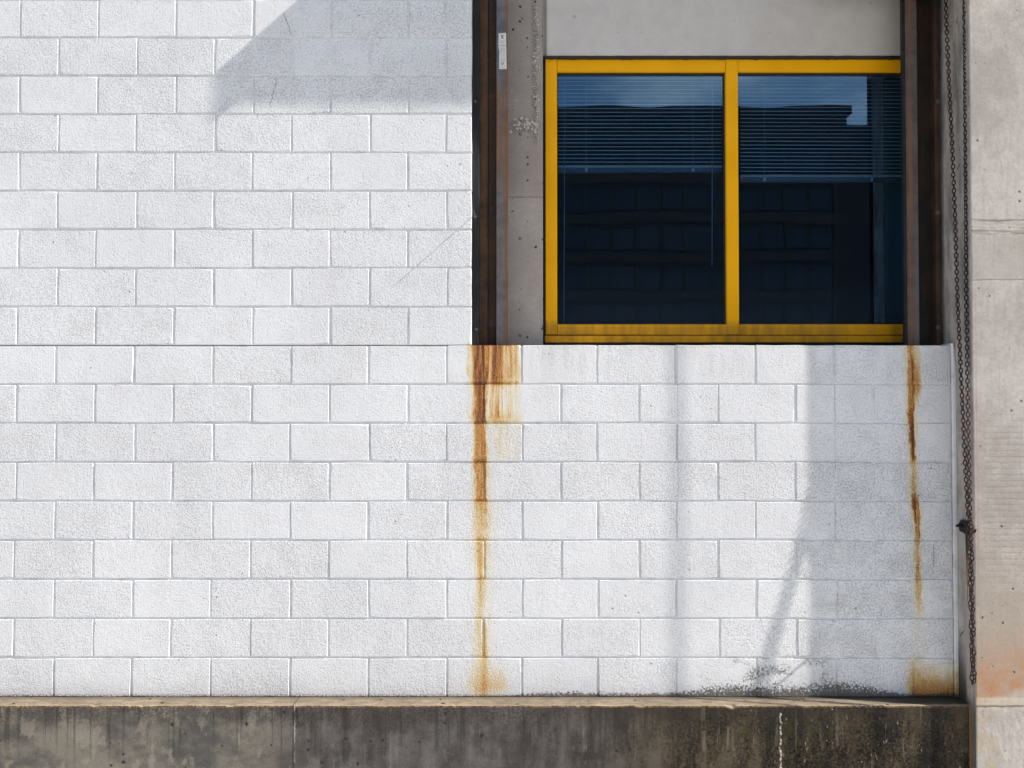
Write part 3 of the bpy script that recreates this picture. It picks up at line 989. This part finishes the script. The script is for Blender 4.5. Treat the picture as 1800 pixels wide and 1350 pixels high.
bm = bmesh.new()
xa, xb = X(842, STRIP_Y), X(954.5, STRIP_Y)
za, zb = ZB - 0.06, TOPZ
holes = [(P(px, py, STRIP_Y).x, P(px, py, STRIP_Y).z, r) for px, py, r in ((918, 33, 0.009), (918.5, 224, 0.010), (914, 419, 0.010), (914.5, 590, 0.009))]
holed_face(bm, xa, xb, za, zb, STRIP_Y, holes)
for quad in (((xa, za), (xa, zb)), ((xb, za), (xb, zb))):
    (p, q) = quad
    bm.faces.new([bm.verts.new(v) for v in ((p[0], STRIP_Y, p[1]), (q[0], STRIP_Y, q[1]), (q[0], 0.55, q[1]), (p[0], 0.55, p[1]))])
bm.faces.new([bm.verts.new(v) for v in ((xa, 0.55, za), (xb, 0.55, za), (xb, 0.55, zb), (xa, 0.55, zb))])
bm.faces.new([bm.verts.new(v) for v in ((xa, STRIP_Y, zb), (xb, STRIP_Y, zb), (xb, 0.55, zb), (xa, 0.55, zb))])
bmesh.ops.remove_doubles(bm, verts=bm.verts, dist=1e-5)
obj('shaft', bm, M_STRIP, post)
for (hx, hz, hr) in holes:  # dark cone in each hole, its shade put into the colour
    bm = bmesh.new()
    ring = [bm.verts.new((hx + math.cos(k * math.pi / 5) * hr * 0.985, STRIP_Y + 0.004, hz + math.sin(k * math.pi / 5) * hr * 0.985)) for k in range(10)]
    deep = bm.verts.new((hx, STRIP_Y + 0.03, hz))
    for k in range(10):
        bm.faces.new((ring[k], ring[(k + 1) % 10], deep))
    obj('hole_shade', bm, M_HOLESHADE, post)
# exposed stones where the concrete did not fill
rg = random.Random(8)
bm = bmesh.new()


def stone(px, py, rpx):
    c = P(px, py, STRIP_Y)
    r = bmesh.ops.create_icosphere(bm, subdivisions=1, radius=1.0)
    sx, sz = rpx * S * rg.uniform(0.8, 1.25), rpx * S * rg.uniform(0.8, 1.25)
    rot = Matrix.Rotation(rg.uniform(0, 6.28), 3, 'Y')
    for v in r['verts']:
        k = rg.uniform(0.85, 1.15)
        v.co = c + rot @ Vector((v.co.x * sx * k, v.co.y * rpx * S * 0.55, v.co.z * sz * k)) + Vector((0, 0.001, 0))


for i in range(46):
    a = rg.gauss(0, 1)
    stone(min(951, max(897, 921 + a * 15)), 219 + rg.gauss(0, 1) * 7 + abs(a) * 1.5, rg.choice((1.2, 1.6, 2.0, 2.6, 3.2)))
for i in range(80):
    py = rg.uniform(10, 250)
    stone(min(952.5, 945 + rg.gauss(0, 1) * 3.2 + 2 * math.sin(py / 40)), py, rg.choice((0.8, 1.0, 1.4, 1.9)))
for i in range(9):
    stone(940 + rg.gauss(0, 4), 106 + rg.gauss(0, 9), rg.choice((1.6, 2.2, 2.8)))
for i in range(16):
    stone(906 + rg.gauss(0, 7), 172 + rg.gauss(0, 10), rg.choice((0.8, 1.1, 1.5)))
for i in range(10):
    stone(917 + rg.gauss(0, 12), 55 + rg.gauss(0, 9), rg.choice((0.8, 1.0, 1.3)))
o = obj('exposed_gravel', bm, M_STONE, post)
o['kind'] = 'stuff'

# ------------------------------------------------------------------ concrete panel above the window
panel = empty('concrete_infill', (X(1275, PANEL_Y), 0.35, Z(100, PANEL_Y)), 'smooth grey concrete panel directly above the yellow window frame', 'wall panel')
px0, px1 = X(955.2, PANEL_Y), X(1612, PANEL_Y)
zpb = Z(100.5, PANEL_Y, 1275)
bm = bmesh.new()
ring_lo = [(px0, PANEL_Y + 0.02), (px0 + 0.006, PANEL_Y + 0.02), (px0 + 0.022, PANEL_Y), (px1, PANEL_Y), (px1, 0.55), (px0, 0.55)]
lo, hi = [], []
for (x, y) in ring_lo:
    lo.append(bm.verts.new((x, y, zpb)))
    hi.append(bm.verts.new((x, y, TOPZ)))
for k in range(len(lo)):
    q = (k + 1) % len(lo)
    bm.faces.new((lo[k], lo[q], hi[q], hi[k]))
bm.faces.new(lo[::-1])
bm.faces.new(hi)
obj('slab', bm, M_PANEL, panel)

# ------------------------------------------------------------------ yellow window
win = empty('yellow_window', (X(1275, FRAME_Y), 0.3, Z(604, FRAME_Y)), 'wide yellow framed window with two dark reflecting panes', 'window')


def fx(a): return X(a, FRAME_Y)
def fz(a): return Z(a, FRAME_Y, 1275)


def member(name, a, b, top, bot, y0=FRAME_Y, y1=FRAME_Y + 0.075, bev=0.0015):
    return obj(name, box(fx(a), fx(b), y0, y1, fz(bot), fz(top), bev=bev), M_YELLOW, win)


member('jamb', 959.4, 979.6, 103.5, 588.0)
member('mullion', 1279.0, 1300.0, 104.5, 588.2)
member('jamb', 1600.0, 1621.0, 103.5, 588.0)
member('head_rail', 980.2, 1278.4, 104.3, 124.5, FRAME_Y + 0.003)
member('head_rail', 1300.7, 1599.5, 104.3, 124.5, FRAME_Y + 0.003)
member('bottom_rail', 980.2, 1278.6, 570.0, 588.6, FRAME_Y + 0.002)
member('bottom_rail', 1300.7, 1599.5, 570.0, 588.6, FRAME_Y + 0.002)
member('window_sill', 957.8, 1621.0, 590.3, 602.3, FRAME_Y - 0.016, FRAME_Y + 0.075, 0.0025)
# inner stops that hold the panes
bm = bmesh.new()
for a, b in ((979.8, 1278.8), (1300.2, 1599.8)):
    bx(bm, fx(a), fx(b), FRAME_Y + 0.028, FRAME_Y + 0.050, fz(128.0), fz(124.0))
    bx(bm, fx(a), fx(b), FRAME_Y + 0.028, FRAME_Y + 0.050, fz(570.5), fz(567.5))
    bx(bm, fx(a) - 0.001, fx(a) + 0.006, FRAME_Y + 0.0285, FRAME_Y + 0.0495, fz(569), fz(126))
    bx(bm, fx(b) - 0.006, fx(b) + 0.001, FRAME_Y + 0.0285, FRAME_Y + 0.0495, fz(569), fz(126))
obj('glazing_bead', bm, plain('dark gasket', (0.02, 0.018, 0.014), 0.5), win)
for a, b in ((979.6, 1279.0), (1300.0, 1600.0)):
    obj('pane', box(fx(a), fx(b), GLASS_Y, GLASS_Y + 0.0004, fz(570), fz(124)), M_GLASS, win)
    # single reflecting sheet: the back face lies 0.4 mm behind the front
# black sealant round the frame, ragged towards the panel
bm = bmesh.new()
bx(bm, X(954.6, FRAME_Y), fx(959.2), FRAME_Y + 0.010, FRAME_Y + 0.06, fz(604), fz(99))
nseg = 90
prev = None
for i in range(nseg + 1):
    px = 955 + (1622 - 955) * i / nseg
    t = 100.4 + 0.6 * mnoise.noise(Vector((px * 0.06, 0, 0))) * 1.0
    b = 104.3 + mnoise.noise(Vector((px * 0.09, 3, 0))) * 0.9 + (0.8 if rg.random() < 0.12 else 0)
    vs_ = [bm.verts.new((fx(px), FRAME_Y - 0.020, fz(t + 0.4))), bm.verts.new((fx(px), FRAME_Y - 0.016, fz(b + 0.3))), bm.verts.new((fx(px), FRAME_Y + 0.05, fz(b))), bm.verts.new((fx(px), FRAME_Y + 0.05, fz(t + 0.4)))]
    if prev:
        for k in range(4):
            bm.faces.new((prev[k], vs_[k], vs_[(k + 1) % 4], prev[(k + 1) % 4]))
    prev = vs_
bx(bm, X(955, FRAME_Y), fx(1620), FRAME_Y + 0.004, FRAME_Y + 0.07, fz(612), fz(602.6))
obj('sealant', bm, M_SEAL, win)

# ------------------------------------------------------------------ blinds hung inside
BLY = 0.345


def slat_mesh(w):
    bm = bmesh.new()
    a = math.radians(24.5)
    pts = []
    for t in (-0.0115, 0.0, 0.0115):
        bow = 0.0016 if t == 0 else 0.0
        pts.append((t * math.cos(a) - bow * math.sin(a), t * math.sin(a) + bow * math.cos(a)))
    top = [[bm.verts.new((sx * w / 2, y, z + 0.0004)) for (y, z) in pts] for sx in (-1, 1)]
    bot = [[bm.verts.new((sx * w / 2, y, z - 0.0004)) for (y, z) in pts] for sx in (-1, 1)]
    for k in range(2):
        bm.faces.new((top[0][k], top[1][k], top[1][k + 1], top[0][k + 1]))
        bm.faces.new((bot[0][k + 1], bot[1][k + 1], bot[1][k], bot[0][k]))
    for k in (0, 2):
        bm.faces.new((top[0][k], bot[0][k], bot[1][k], top[1][k]))
    return bm


def blind(pxa, pxb, n, py0, pitch, slope, label, cords, wands):
    xa, xb = X(pxa, BLY), X(pxb, BLY)
    zt = Z(py0, BLY, 1275)
    root = empty('window_blind', ((xa + xb) / 2, BLY, zt + 0.03), label, 'window blind', 'venetian blinds behind the two panes')
    obj('head_box', box(xa, xb, BLY - 0.014, BLY + 0.014, zt + 0.012, zt + 0.045), M_RAIL, root)
    proto = None
    rs = random.Random(n)
    for k in range(n):
        z = Z(py0 + pitch * k, BLY, 1275)
        if proto is None:
            proto = obj('slat', slat_mesh(xb - xa), M_BLIND, root)
            o = proto
        else:
            o = proto.copy()
            link(o)
        o.location = ((xa + xb) / 2, BLY, z)
        o.rotation_euler = (math.radians(rs.uniform(-1.6, 1.6)), math.radians(slope * k / n + rs.uniform(-0.03, 0.03)), 0)
    ze = Z(py0 + pitch * n + 8.5, BLY, 1275)
    o = obj('bottom_rail', box(xa, xb, BLY - 0.012, BLY + 0.012, ze - 0.012, ze + 0.014, bev=0.003), M_RAIL, root)
    # the slats that lie gathered on the rail
    bm = bmesh.new()
    for q in range(4):
        bx(bm, xa, xb, BLY - 0.0125, BLY + 0.0125, ze + 0.016 + q * 0.0035, ze + 0.0165 + q * 0.0035)
    obj('gathered_slats', bm, M_BLIND, root)
    for c in cords:
        bm = bmesh.new()
        tube(bm, [(X(c, BLY), BLY - 0.0145, zt + 0.02), (X(c, BLY), BLY - 0.0145, ze + 0.01)], 0.0009, 5)
        bx(bm, X(c, BLY) - 0.007, X(c, BLY) + 0.007, BLY - 0.0165, BLY - 0.0128, ze - 0.012, ze + 0.022, bev=0.002)
        obj('ladder_cord', bm, M_CORD, root)
    for (c, p0, p1) in wands:
        bm = bmesh.new()
        tube(bm, [(X(c, BLY), BLY - 0.022, Z(p0, BLY)), (X(c - 2, BLY), BLY - 0.022, Z(p1, BLY))], 0.0015, 6)
        obj('wand', bm, M_CORD, root)
    return root


blind(980.5, 1270, 23, 137, 6.72, 0.0, 'half raised white venetian blind in the left pane, hanging wand at its edge', (1031, 1219), ((993, 128, 568), (1253, 128, 470)))
blind(1303, 1587, 26, 136, 6.62, 0.25, 'white venetian blind in the right pane, lowered a little further than its neighbour', (1345, 1534), ())

# ------------------------------------------------------------------ room behind the window
bm = bmesh.new()
rx0, rx1, rz0, rz1, ry0, ry1 = X(930, 0.4), X(1640, 0.4), Z(900), Z(40, 0.4), 0.56, 4.2
vv_ = [bm.verts.new((x, y, z)) for x in (rx0 - 1, rx1 + 1) for y in (0.552, ry1) for z in (rz0, rz1 + 0.35)]
for q in ((0, 2, 3, 1), (4, 5, 7, 6), (2, 6, 7, 3), (1, 3, 7, 5), (0, 4, 6, 2)):
    bm.faces.new([vv_[i] for i in q])
room = obj('room', bm, M_ROOM)
tag(room, 'dim empty room behind the window', None, None, 'structure')
bm = bmesh.new()
# reveals of the opening, from the frame back to the room
bx(bm, X(955.2, FRAME_Y) - 0.001, fx(959.4), FRAME_Y + 0.0755, 0.552, fz(612), fz(96))
bx(bm, fx(1600.5), fx(1640), FRAME_Y + 0.0755, 0.552, fz(612), fz(96))
bx(bm, X(955.2, FRAME_Y), fx(1640), FRAME_Y + 0.0755, 0.552, fz(640), fz(592))
rv = obj('room_wall', bm, plain('teal reveal paint', (0.035, 0.075, 0.085), 0.8))
tag(rv, 'teal painted reveal round the window', None, None, 'structure')

# ------------------------------------------------------------------ steel door guides
zlo, zhi = ZB + 0.0015, TOPZ


def guide(label, spec, bolts, side):
    root = empty('door_guide', (X(spec[0][1], PLATE), 0.12, ZB), label, 'door guide', 'steel guides of the former roller door')
    for (name, a, b, y0, y1, mat) in spec:
        yy = y0
        obj(name, box(min(X(a, yy), X(b, yy)), max(X(a, yy), X(b, yy)), y0, y1, zlo, zhi, bev=0.0015), mat, root)
    for (px, py, y, r, ln, mat) in bolts:
        c = P(px, py, y)
        bm = bmesh.new()
        rr = r * S
        ring = []
        tube(bm, [(c.x, c.y, c.z), (c.x, c.y - 0.0018, c.z)], rr * 1.5, 14)           # washer
        tube(bm, [(c.x, c.y - 0.0018, c.z), (c.x, c.y - 0.006, c.z)], rr, 6)          # hexagon head
        tube(bm, [(c.x, c.y - 0.006, c.z), (c.x, c.y - ln, c.z)], rr * 0.45, 8)       # thread end
        obj('bolt', bm, mat, root)
    return root


FLM_L, FLM_R = flange_mat('grey rusted flange', 'l'), flange_mat('brown steel flange', 'r')
gl = guide('rusty brown steel door guide beside the white wall, with white warning sticker',
           [('edge_angle', 830.2, 842.0, 0.05, 0.12, M_BLACKSTEEL),
            ('wall_angle', 842.2, 857.0, 0.115, 0.20, M_RUSTSTEEL),
            ('back_plate', 857.4, 874.0, 0.135, 0.20, M_DARKBROWN),
            ('flange', 872.5, 892.8, FL, FL + 0.012, FLM_L),
            ('web', 873.0, 876.5, FL + 0.0125, 0.2, M_DARKBROWN)],
           [(865.5, 170, 0.135, 4.8, 0.016, M_BOLTDARK), (865.5, 370, 0.135, 4.8, 0.016, M_BOLTDARK), (865.0, 568, 0.135, 4.8, 0.016, M_BOLTDARK),
            (835.5, 178, 0.05, 1.8, 0.012, M_BOLT), (835.5, 381, 0.05, 1.8, 0.13, M_BOLT), (837.5, 579, 0.05, 1.8, 0.012, M_BOLT)], 'l')
gr = guide('dark brown steel door guide between the window and the pillar',
           [('edge_strip', 1592.0, 1597.0, FL + 0.004, FL + 0.03, M_BLACKSTEEL),
            ('flange', 1597.2, 1617.5, FL, FL + 0.012, FLM_R),
            ('web', 1613.0, 1617.0, FL + 0.0125, 0.2, M_DARKBROWN),
            ('back_plate', 1617.0, 1641.0, 0.135, 0.20, M_DEEPBROWN),
            ('wall_angle', 1641.2, 1648.0, 0.125, 0.20, M_BLACKSTEEL),
            ('edge_angle', 1648.4, 1655.5, 0.085, 0.16, M_DARKBROWN)],
           [(1648.0, 178, 0.0845, 2.6, 0.016, M_BOLT), (1648.0, 374, 0.0845, 2.6, 0.016, M_BOLT), (1648.5, 575, 0.0845, 2.8, 0.020, M_BOLT)], 'r')
# masonry closing the recess behind the guides
bm = bmesh.new()
bx(bm, X(LEFT_END) - 0.3, X(955, STRIP_Y) - 0.06, 0.2155, 0.55, zlo - 0.4, zhi - 0.001)
bx(bm, fx(1621.5), PX0 - 0.001, 0.21, 0.551, zlo - 0.4, zhi - 0.001)
back = obj('recess_wall', bm, M_DARKCONC)
tag(back, 'dark concrete behind the steel guides', None, None, 'structure')

# warning sticker on the left guide
SY = FL - 0.0008
def sq(bm, a, b, t, l, y=SY - 0.0005):
    bm.faces.new([bm.verts.new(P(p[0], p[1], y)) for p in ((a, l), (b, l), (b, t), (a, t))])
bm = bmesh.new()
out = [(876.6, 58.4), (889.4, 57.6), (890.6, 121.0), (877.6, 121.4), (877.3, 95.5), (878.2, 92.0), (877.0, 86.5), (876.4, 83.0)]
f0 = [bm.verts.new(P(a, b, SY)) for a, b in out]
f1 = [bm.verts.new(P(a, b, FL + 0.0005)) for a, b in out]
bm.faces.new(f0)
for k in range(len(out)):
    q = (k + 1) % len(out)
    bm.faces.new((f0[k], f1[k], f1[q], f0[q]))
st = obj('sticker', bm, M_STICKER, gl)
st['label'] = 'white warning sticker with small pictogram and lines of print'
bm = bmesh.new()
# falling figure under a bar
for poly in ([(880.2, 62.0), (885.6, 62.2), (885.4, 63.4), (880.2, 63.2)], [(881.2, 63.2), (882.6, 63.4), (884.4, 66.4), (883.2, 66.8)], [(883.2, 65.4), (885.2, 67.2), (884.2, 68.0), (882.8, 66.6)],
             [(881.8, 64.8), (882.6, 65.6), (881.4, 67.2), (880.8, 66.6)], [(884.2, 66.8), (885.0, 67.2), (884.2, 69.0), (883.6, 68.4)]):
    bm.faces.new([bm.verts.new(P(a, b, SY - 0.0005)) for a, b in poly])
# ring mark near the foot
ns = 10
for k in range(ns):
    if k == 2:
        continue
    a0, a1 = 2 * math.pi * k / ns, 2 * math.pi * (k + 1) / ns
    bm.faces.new([bm.verts.new(P(883.3 + math.cos(t) * r, 112.0 + math.sin(t) * r, SY - 0.0005)) for (t, r) in ((a0, 1.2), (a0, 2.2), (a1, 2.2), (a1, 1.2))])
pic = obj('pictogram', bm, M_INK, gl)
pic.parent = st
pic.matrix_parent_inverse = Matrix.Identity(4)
bm = bmesh.new()
rl = random.Random(3)
for (t, nln, l0, l1) in ((59.0, 1, 878.4, 888.0), (71.0, 4, 878.8, 887.6), (84.0, 6, 879.0, 888.0), (94.8, 2, 879.0, 887.8), (99.6, 1, 879.2, 887.0), (103.2, 4, 879.2, 888.2), (115.6, 1, 879.6, 888.4), (118.6, 1, 880.0, 888.0)):
    for q in range(nln):
        y = t + q * 1.45
        x = l0
        while x < l1 - 0.6:
            w = rl.uniform(0.7, 2.4)
            sq(bm, x, min(x + w, l1), y, y + 0.62)
            x += w + 0.45
sq(bm, 877.6, 888.8, 78.8, 80.8)
txt = obj('print_lines', bm, M_INKGREY, gl)
txt.parent = st
txt.matrix_parent_inverse = Matrix.Identity(4)

# ------------------------------------------------------------------ hand chain
def link_mesh():
    bm = bmesh.new()
    pitch, wr, hw = 0.0212, 0.0029, 0.0074
    path = []
    hl = pitch / 2 + 0.002
    for k in range(6):
        a = math.pi * k / 5
        path.append((math.cos(a) * hw, hl - hw + math.sin(a) * hw + 0.0))
    for k in range(6):
        a = math.pi + math.pi * k / 5
        path.append((math.cos(a) * hw, -(hl - hw) + math.sin(a) * hw))
    rings = []
    N = len(path)
    for i, (x, z) in enumerate(path):
        a, b = path[i - 1], path[(i + 1) % N]
        t = Vector((b[0] - a[0], 0, b[1] - a[1])).normalized()
        nrm = Vector((t.z, 0, -t.x))
        rings.append([bm.verts.new(Vector((x, 0, z)) + nrm * (math.cos(w) * wr) + Vector((0, 1, 0)) * (math.sin(w) * wr)) for w in (0.0, math.pi / 2, math.pi, 3 * math.pi / 2)])
    for i in range(N):
        r0, r1 = rings[i], rings[(i + 1) % N]
        for k in range(4):
            bm.faces.new((r0[k], r1[k], r1[(k + 1) % 4], r0[(k + 1) % 4]))
    return bm


chain = empty('hand_chain', P(1706, 1210, -0.19), 'dark rusty steel chain hanging in two strands down the pillar edge', 'chain')


def dense(knots, step=0.0212):
    pts = [P(px, py, y) for (px, py, y) in knots]
    # catmull-rom through the knots, then even steps
    fine = []
    for i in range(len(pts) - 1):
        p0, p1, p2, p3 = pts[max(0, i - 1)], pts[i], pts[i + 1], pts[min(len(pts) - 1, i + 2)]
        for k in range(40):
            t = k / 40
            fine.append(0.5 * ((2 * p1) + (p2 - p0) * t + (2 * p0 - 5 * p1 + 4 * p2 - p3) * t * t + (3 * p1 - p0 - 3 * p2 + p3) * t ** 3))
    fine.append(pts[-1])
    out, acc = [fine[0]], 0.0
    for a, b in zip(fine, fine[1:]):
        d = (b - a).length
        while acc + d >= step:
            t = (step - acc) / d
            a = a + (b - a) * t
            out.append(a.copy())
            d = (b - a).length
            acc = 0.0
        acc += d
    return out


s_right = dense([(1694.0, -40, -0.112), (1695.5, 60, -0.113), (1697.0, 300, -0.116), (1698.5, 520, -0.122), (1700.0, 620, -0.134), (1701.5, 720, -0.150), (1703.6, 830, -0.170), (1705.2, 905, -0.182)])
s_left = dense([(1662.0, -40, -0.02), (1664.5, 60, -0.03), (1672.5, 230, -0.055), (1679.0, 390, -0.085), (1683.0, 520, -0.100), (1688.5, 640, -0.118), (1694.0, 760, -0.148), (1699.0, 860, -0.172), (1701.5, 905, -0.180)])
low = dense([(1705.0, 905, -0.185), (1706.0, 960, -0.190), (1708.0, 1060, -0.192), (1710.0, 1150, -0.193), (1711.0, 1207, -0.193)])
twist_a, twist_b = [], []
for i, p in enumerate(low):
    a = i * 0.55 + 0.6
    off = Vector((math.cos(a), math.sin(a), 0)) * 0.0062
    twist_a.append(p + off)
    twist_b.append(p - off + Vector((0, 0, 0.006)))
lm = None
count = 0
rest = []
rc = random.Random(21)
order = []
for strand, roll in ((s_right, 0.12), (twist_a, 0.3), (twist_b, 1.2), (s_left, 0.5)):
    for i, p in enumerate(strand):
        a, b = strand[max(0, i - 1)], strand[min(len(strand) - 1, i + 1)]
        order.append((p, (b - a).normalized(), (i % 2) * math.pi / 2 + roll + 0.16 * math.sin(i * 0.13) + rc.uniform(-0.16, 0.16), strand is s_left and i < 400))
# the links nearest the top of the left strand show smallest
order_big = [q for q in order]
order_big.sort(key=lambda q: (q[3], q[0].z))
for i, (p, t, roll, _l) in enumerate(order_big):
    q = t.to_track_quat('Z', 'Y') @ Quaternion((0, 0, 1), roll)
    if i < 298:
        if lm is None:
            o = obj('link', link_mesh(), M_CHAIN, chain, smooth=True)
            lm = o
        else:
            o = lm.copy()
            link(o)
        o.rotation_mode = 'QUATERNION'
        o.location = p
        o.rotation_quaternion = q
    else:
        rest.append((p, q))
if rest:
    bm = bmesh.new()
    for (p, q) in rest:
        tmp = link_mesh()
        tmp.transform(Matrix.Translation(p) @ q.to_matrix().to_4x4())
        me = bpy.data.meshes.new('tmp')
        tmp.to_mesh(me)
        tmp.free()
        bm.from_mesh(me)
        bpy.data.meshes.remove(me)
    o = obj('upper_links', bm, M_CHAIN, chain, smooth=True)
    o['kind'] = 'stuff'

# cleat that holds the chain
cl = empty('chain_cleat', (PX0, -0.1, Z(920)), 'small dark iron cleat on the pillar holding the chain', 'cleat')
bm = bmesh.new()
hexa = [(-0.034, -0.028), (-0.040, 0.010), (-0.020, 0.034), (0.026, 0.030), (0.036, -0.004), (0.022, -0.034)]
f0 = [bm.verts.new((PX0 - 0.020, -0.085 - a, Z(921) + b)) for a, b in hexa]
f1 = [bm.verts.new((PX0 + 0.001, -0.085 - a, Z(921) + b)) for a, b in hexa]
bm.faces.new(f0)
bm.faces.new(f1[::-1])
for k in range(6):
    q = (k + 1) % 6
    bm.faces.new((f0[k], f1[k], f1[q], f0[q]))
bmesh.ops.bevel(bm, geom=list(bm.edges), offset=0.003, segments=1, affect='EDGES')
obj('plate', bm, M_BLACKSTEEL, cl)
bm = bmesh.new()
tube(bm, [(PX0 - 0.018, -0.075, Z(919)), (PX0 - 0.036, -0.075, Z(919.5)), (PX0 - 0.050, -0.078, Z(920.5))], [0.010, 0.009, 0.005], 8)
obj('stud', bm, M_BLACKSTEEL, cl)
bm = bmesh.new()
tube(bm, [(PX0 - 0.010, -0.10, Z(924)), (PX0 - 0.012, -0.15, Z(926)), (PX0 - 0.012, -0.172, Z(925)), (PX0 - 0.010, -0.180, Z(920))], [0.008, 0.007, 0.006, 0.005], 8)
obj('prong', bm, M_BLACKSTEEL, cl)

# ------------------------------------------------------------------ unseen things outside the frame, placed for their shadows on wall and recess
d1 = 0.30
cz = lambda py: (1225.0 - py) * S
cx = lambda px: (px - 900.0) * S
xl = cx(371) + SUNX * d1
zt1 = cz(129) + SUNZ * d1
zb1 = cz(186) + SUNZ * d1
can = empty('sheet_canopy', (xl + 1.2, -0.15, zb1), 'grey sheet metal canopy over the opening, above the frame', 'canopy')
obj('tray', box(xl + 0.006, cx(1700), -d1, 0.205, zb1, zt1, bev=0.003), M_GALV, can)  # rear part carried into the recess to keep the sun off it
obj('shade_tray', box(cx(1700.5), cx(1850), -d1, -0.162, zb1, zt1, bev=0.003), M_GALV, can)  # unseen section added so no sun leaks past into the recess
obj('end_plate', box(xl, xl + 0.0058, -d1, -d1 + 0.22, cz(215) + SUNZ * d1, zt1 - 0.002), M_GALV, can)
d2 = 0.33  # unseen block added over the opening to keep sun off the recess
blocker = empty('sun_blocker', (cx(1560), -0.2, cz(-5)), 'unseen sun blocker over the right of the opening', 'sun blocker')
bm = bmesh.new()
prof = [(-0.205, cz(-5)), (-d2, cz(-5)), (-d2, cz(-150)), (-d2 + 0.10, cz(-215)), (-0.012, cz(-215)), (-0.012, cz(-20)), (-0.06, cz(-8))]
xa_, xb_ = cx(1450), PX0 - 0.004
a_ = [bm.verts.new((xa_, y, z)) for y, z in prof]
b_ = [bm.verts.new((xb_, y, z)) for y, z in prof]
bm.faces.new(a_)
bm.faces.new(b_[::-1])
for k in range(len(prof)):
    q = (k + 1) % len(prof)
    bm.faces.new((a_[k], b_[k], b_[q], a_[q]))
obj('casing', bm, M_GALV, blocker)
d3 = 0.36
con = empty('conduit', (cx(1190) + SUNX * d3, -d3, GZ), 'thin vertical conduit standing off the pillar, right of the frame', 'conduit')
bm = bmesh.new()
tube(bm, [(cx(1190) + SUNX * d3, -d3, GZ), (cx(1190) + SUNX * d3, -d3, 5.5)], 0.0062, 10)
obj('pipe', bm, M_GALV, con)
for z in (-0.42, 5.35):
    obj('bracket', box(cx(1190) + SUNX * d3 - 0.012, cx(1190) + SUNX * d3 + 0.012, -d3 + 0.0105, PIL_F + 0.001, z, z + 0.02), M_GALV, con)

# ------------------------------------------------------------------ building across the yard, seen in the panes
BY = -62.0
off = empty('office_building', (-8, BY - 8, GZ), 'dark precast office block across the yard, mirrored in the window panes', 'building')
bx0, bx1, bh = -46.0, 29.0, 26.0
obj('body', box(bx0, bx1, BY - 16, BY, GZ, bh), M_FACADE, off)
obj('parapet', box(bx0 - 0.3, bx1 + 0.3, BY - 16.3, BY + 0.45, bh + 0.002, bh + 0.7), M_FACADERIB, off)
obj('roof_plant', box(10.0, 24.0, BY - 12, BY - 4, bh + 0.702, bh + 1.9), M_FACADERIB, off)
obj('wing', box(29.35, 64.0, BY - 18, BY - 1.5, GZ, bh - 0.2), M_FACADE, off)
fl = 3.4
wproto = None
fproto = None
ncol = 34
cw = (bx1 - bx0 - 2.0) / ncol
for r in range(7):
    for c in range(ncol):
        x = bx0 + 1.0 + (c + 0.5) * cw
        z = GZ + 1.0 + r * fl + 1.25
        if wproto is None:
            wproto = obj('window', box(-cw * 0.40, cw * 0.40, 0.002, 0.05, -0.95, 0.95), M_FARGLASS, off)
            wproto.matrix_parent_inverse = Matrix.Translation(-off.location)
            o = wproto
        else:
            o = wproto.copy()
            link(o)
        o.location = (x, BY, z)
for r in range(8):
    z = GZ + 0.7 + r * fl
    obj('spandrel', box(bx0, bx1, BY + 0.003, BY + 0.35, z - 0.5, z + 0.35), M_FACADERIB, off)
for c in range(0, ncol + 1, 2):
    x = bx0 + 1.0 + c * cw
    obj('pier', box(x - 0.16, x + 0.16, BY + 0.002, BY + 0.26, GZ, bh - 0.01), M_FACADERIB, off)
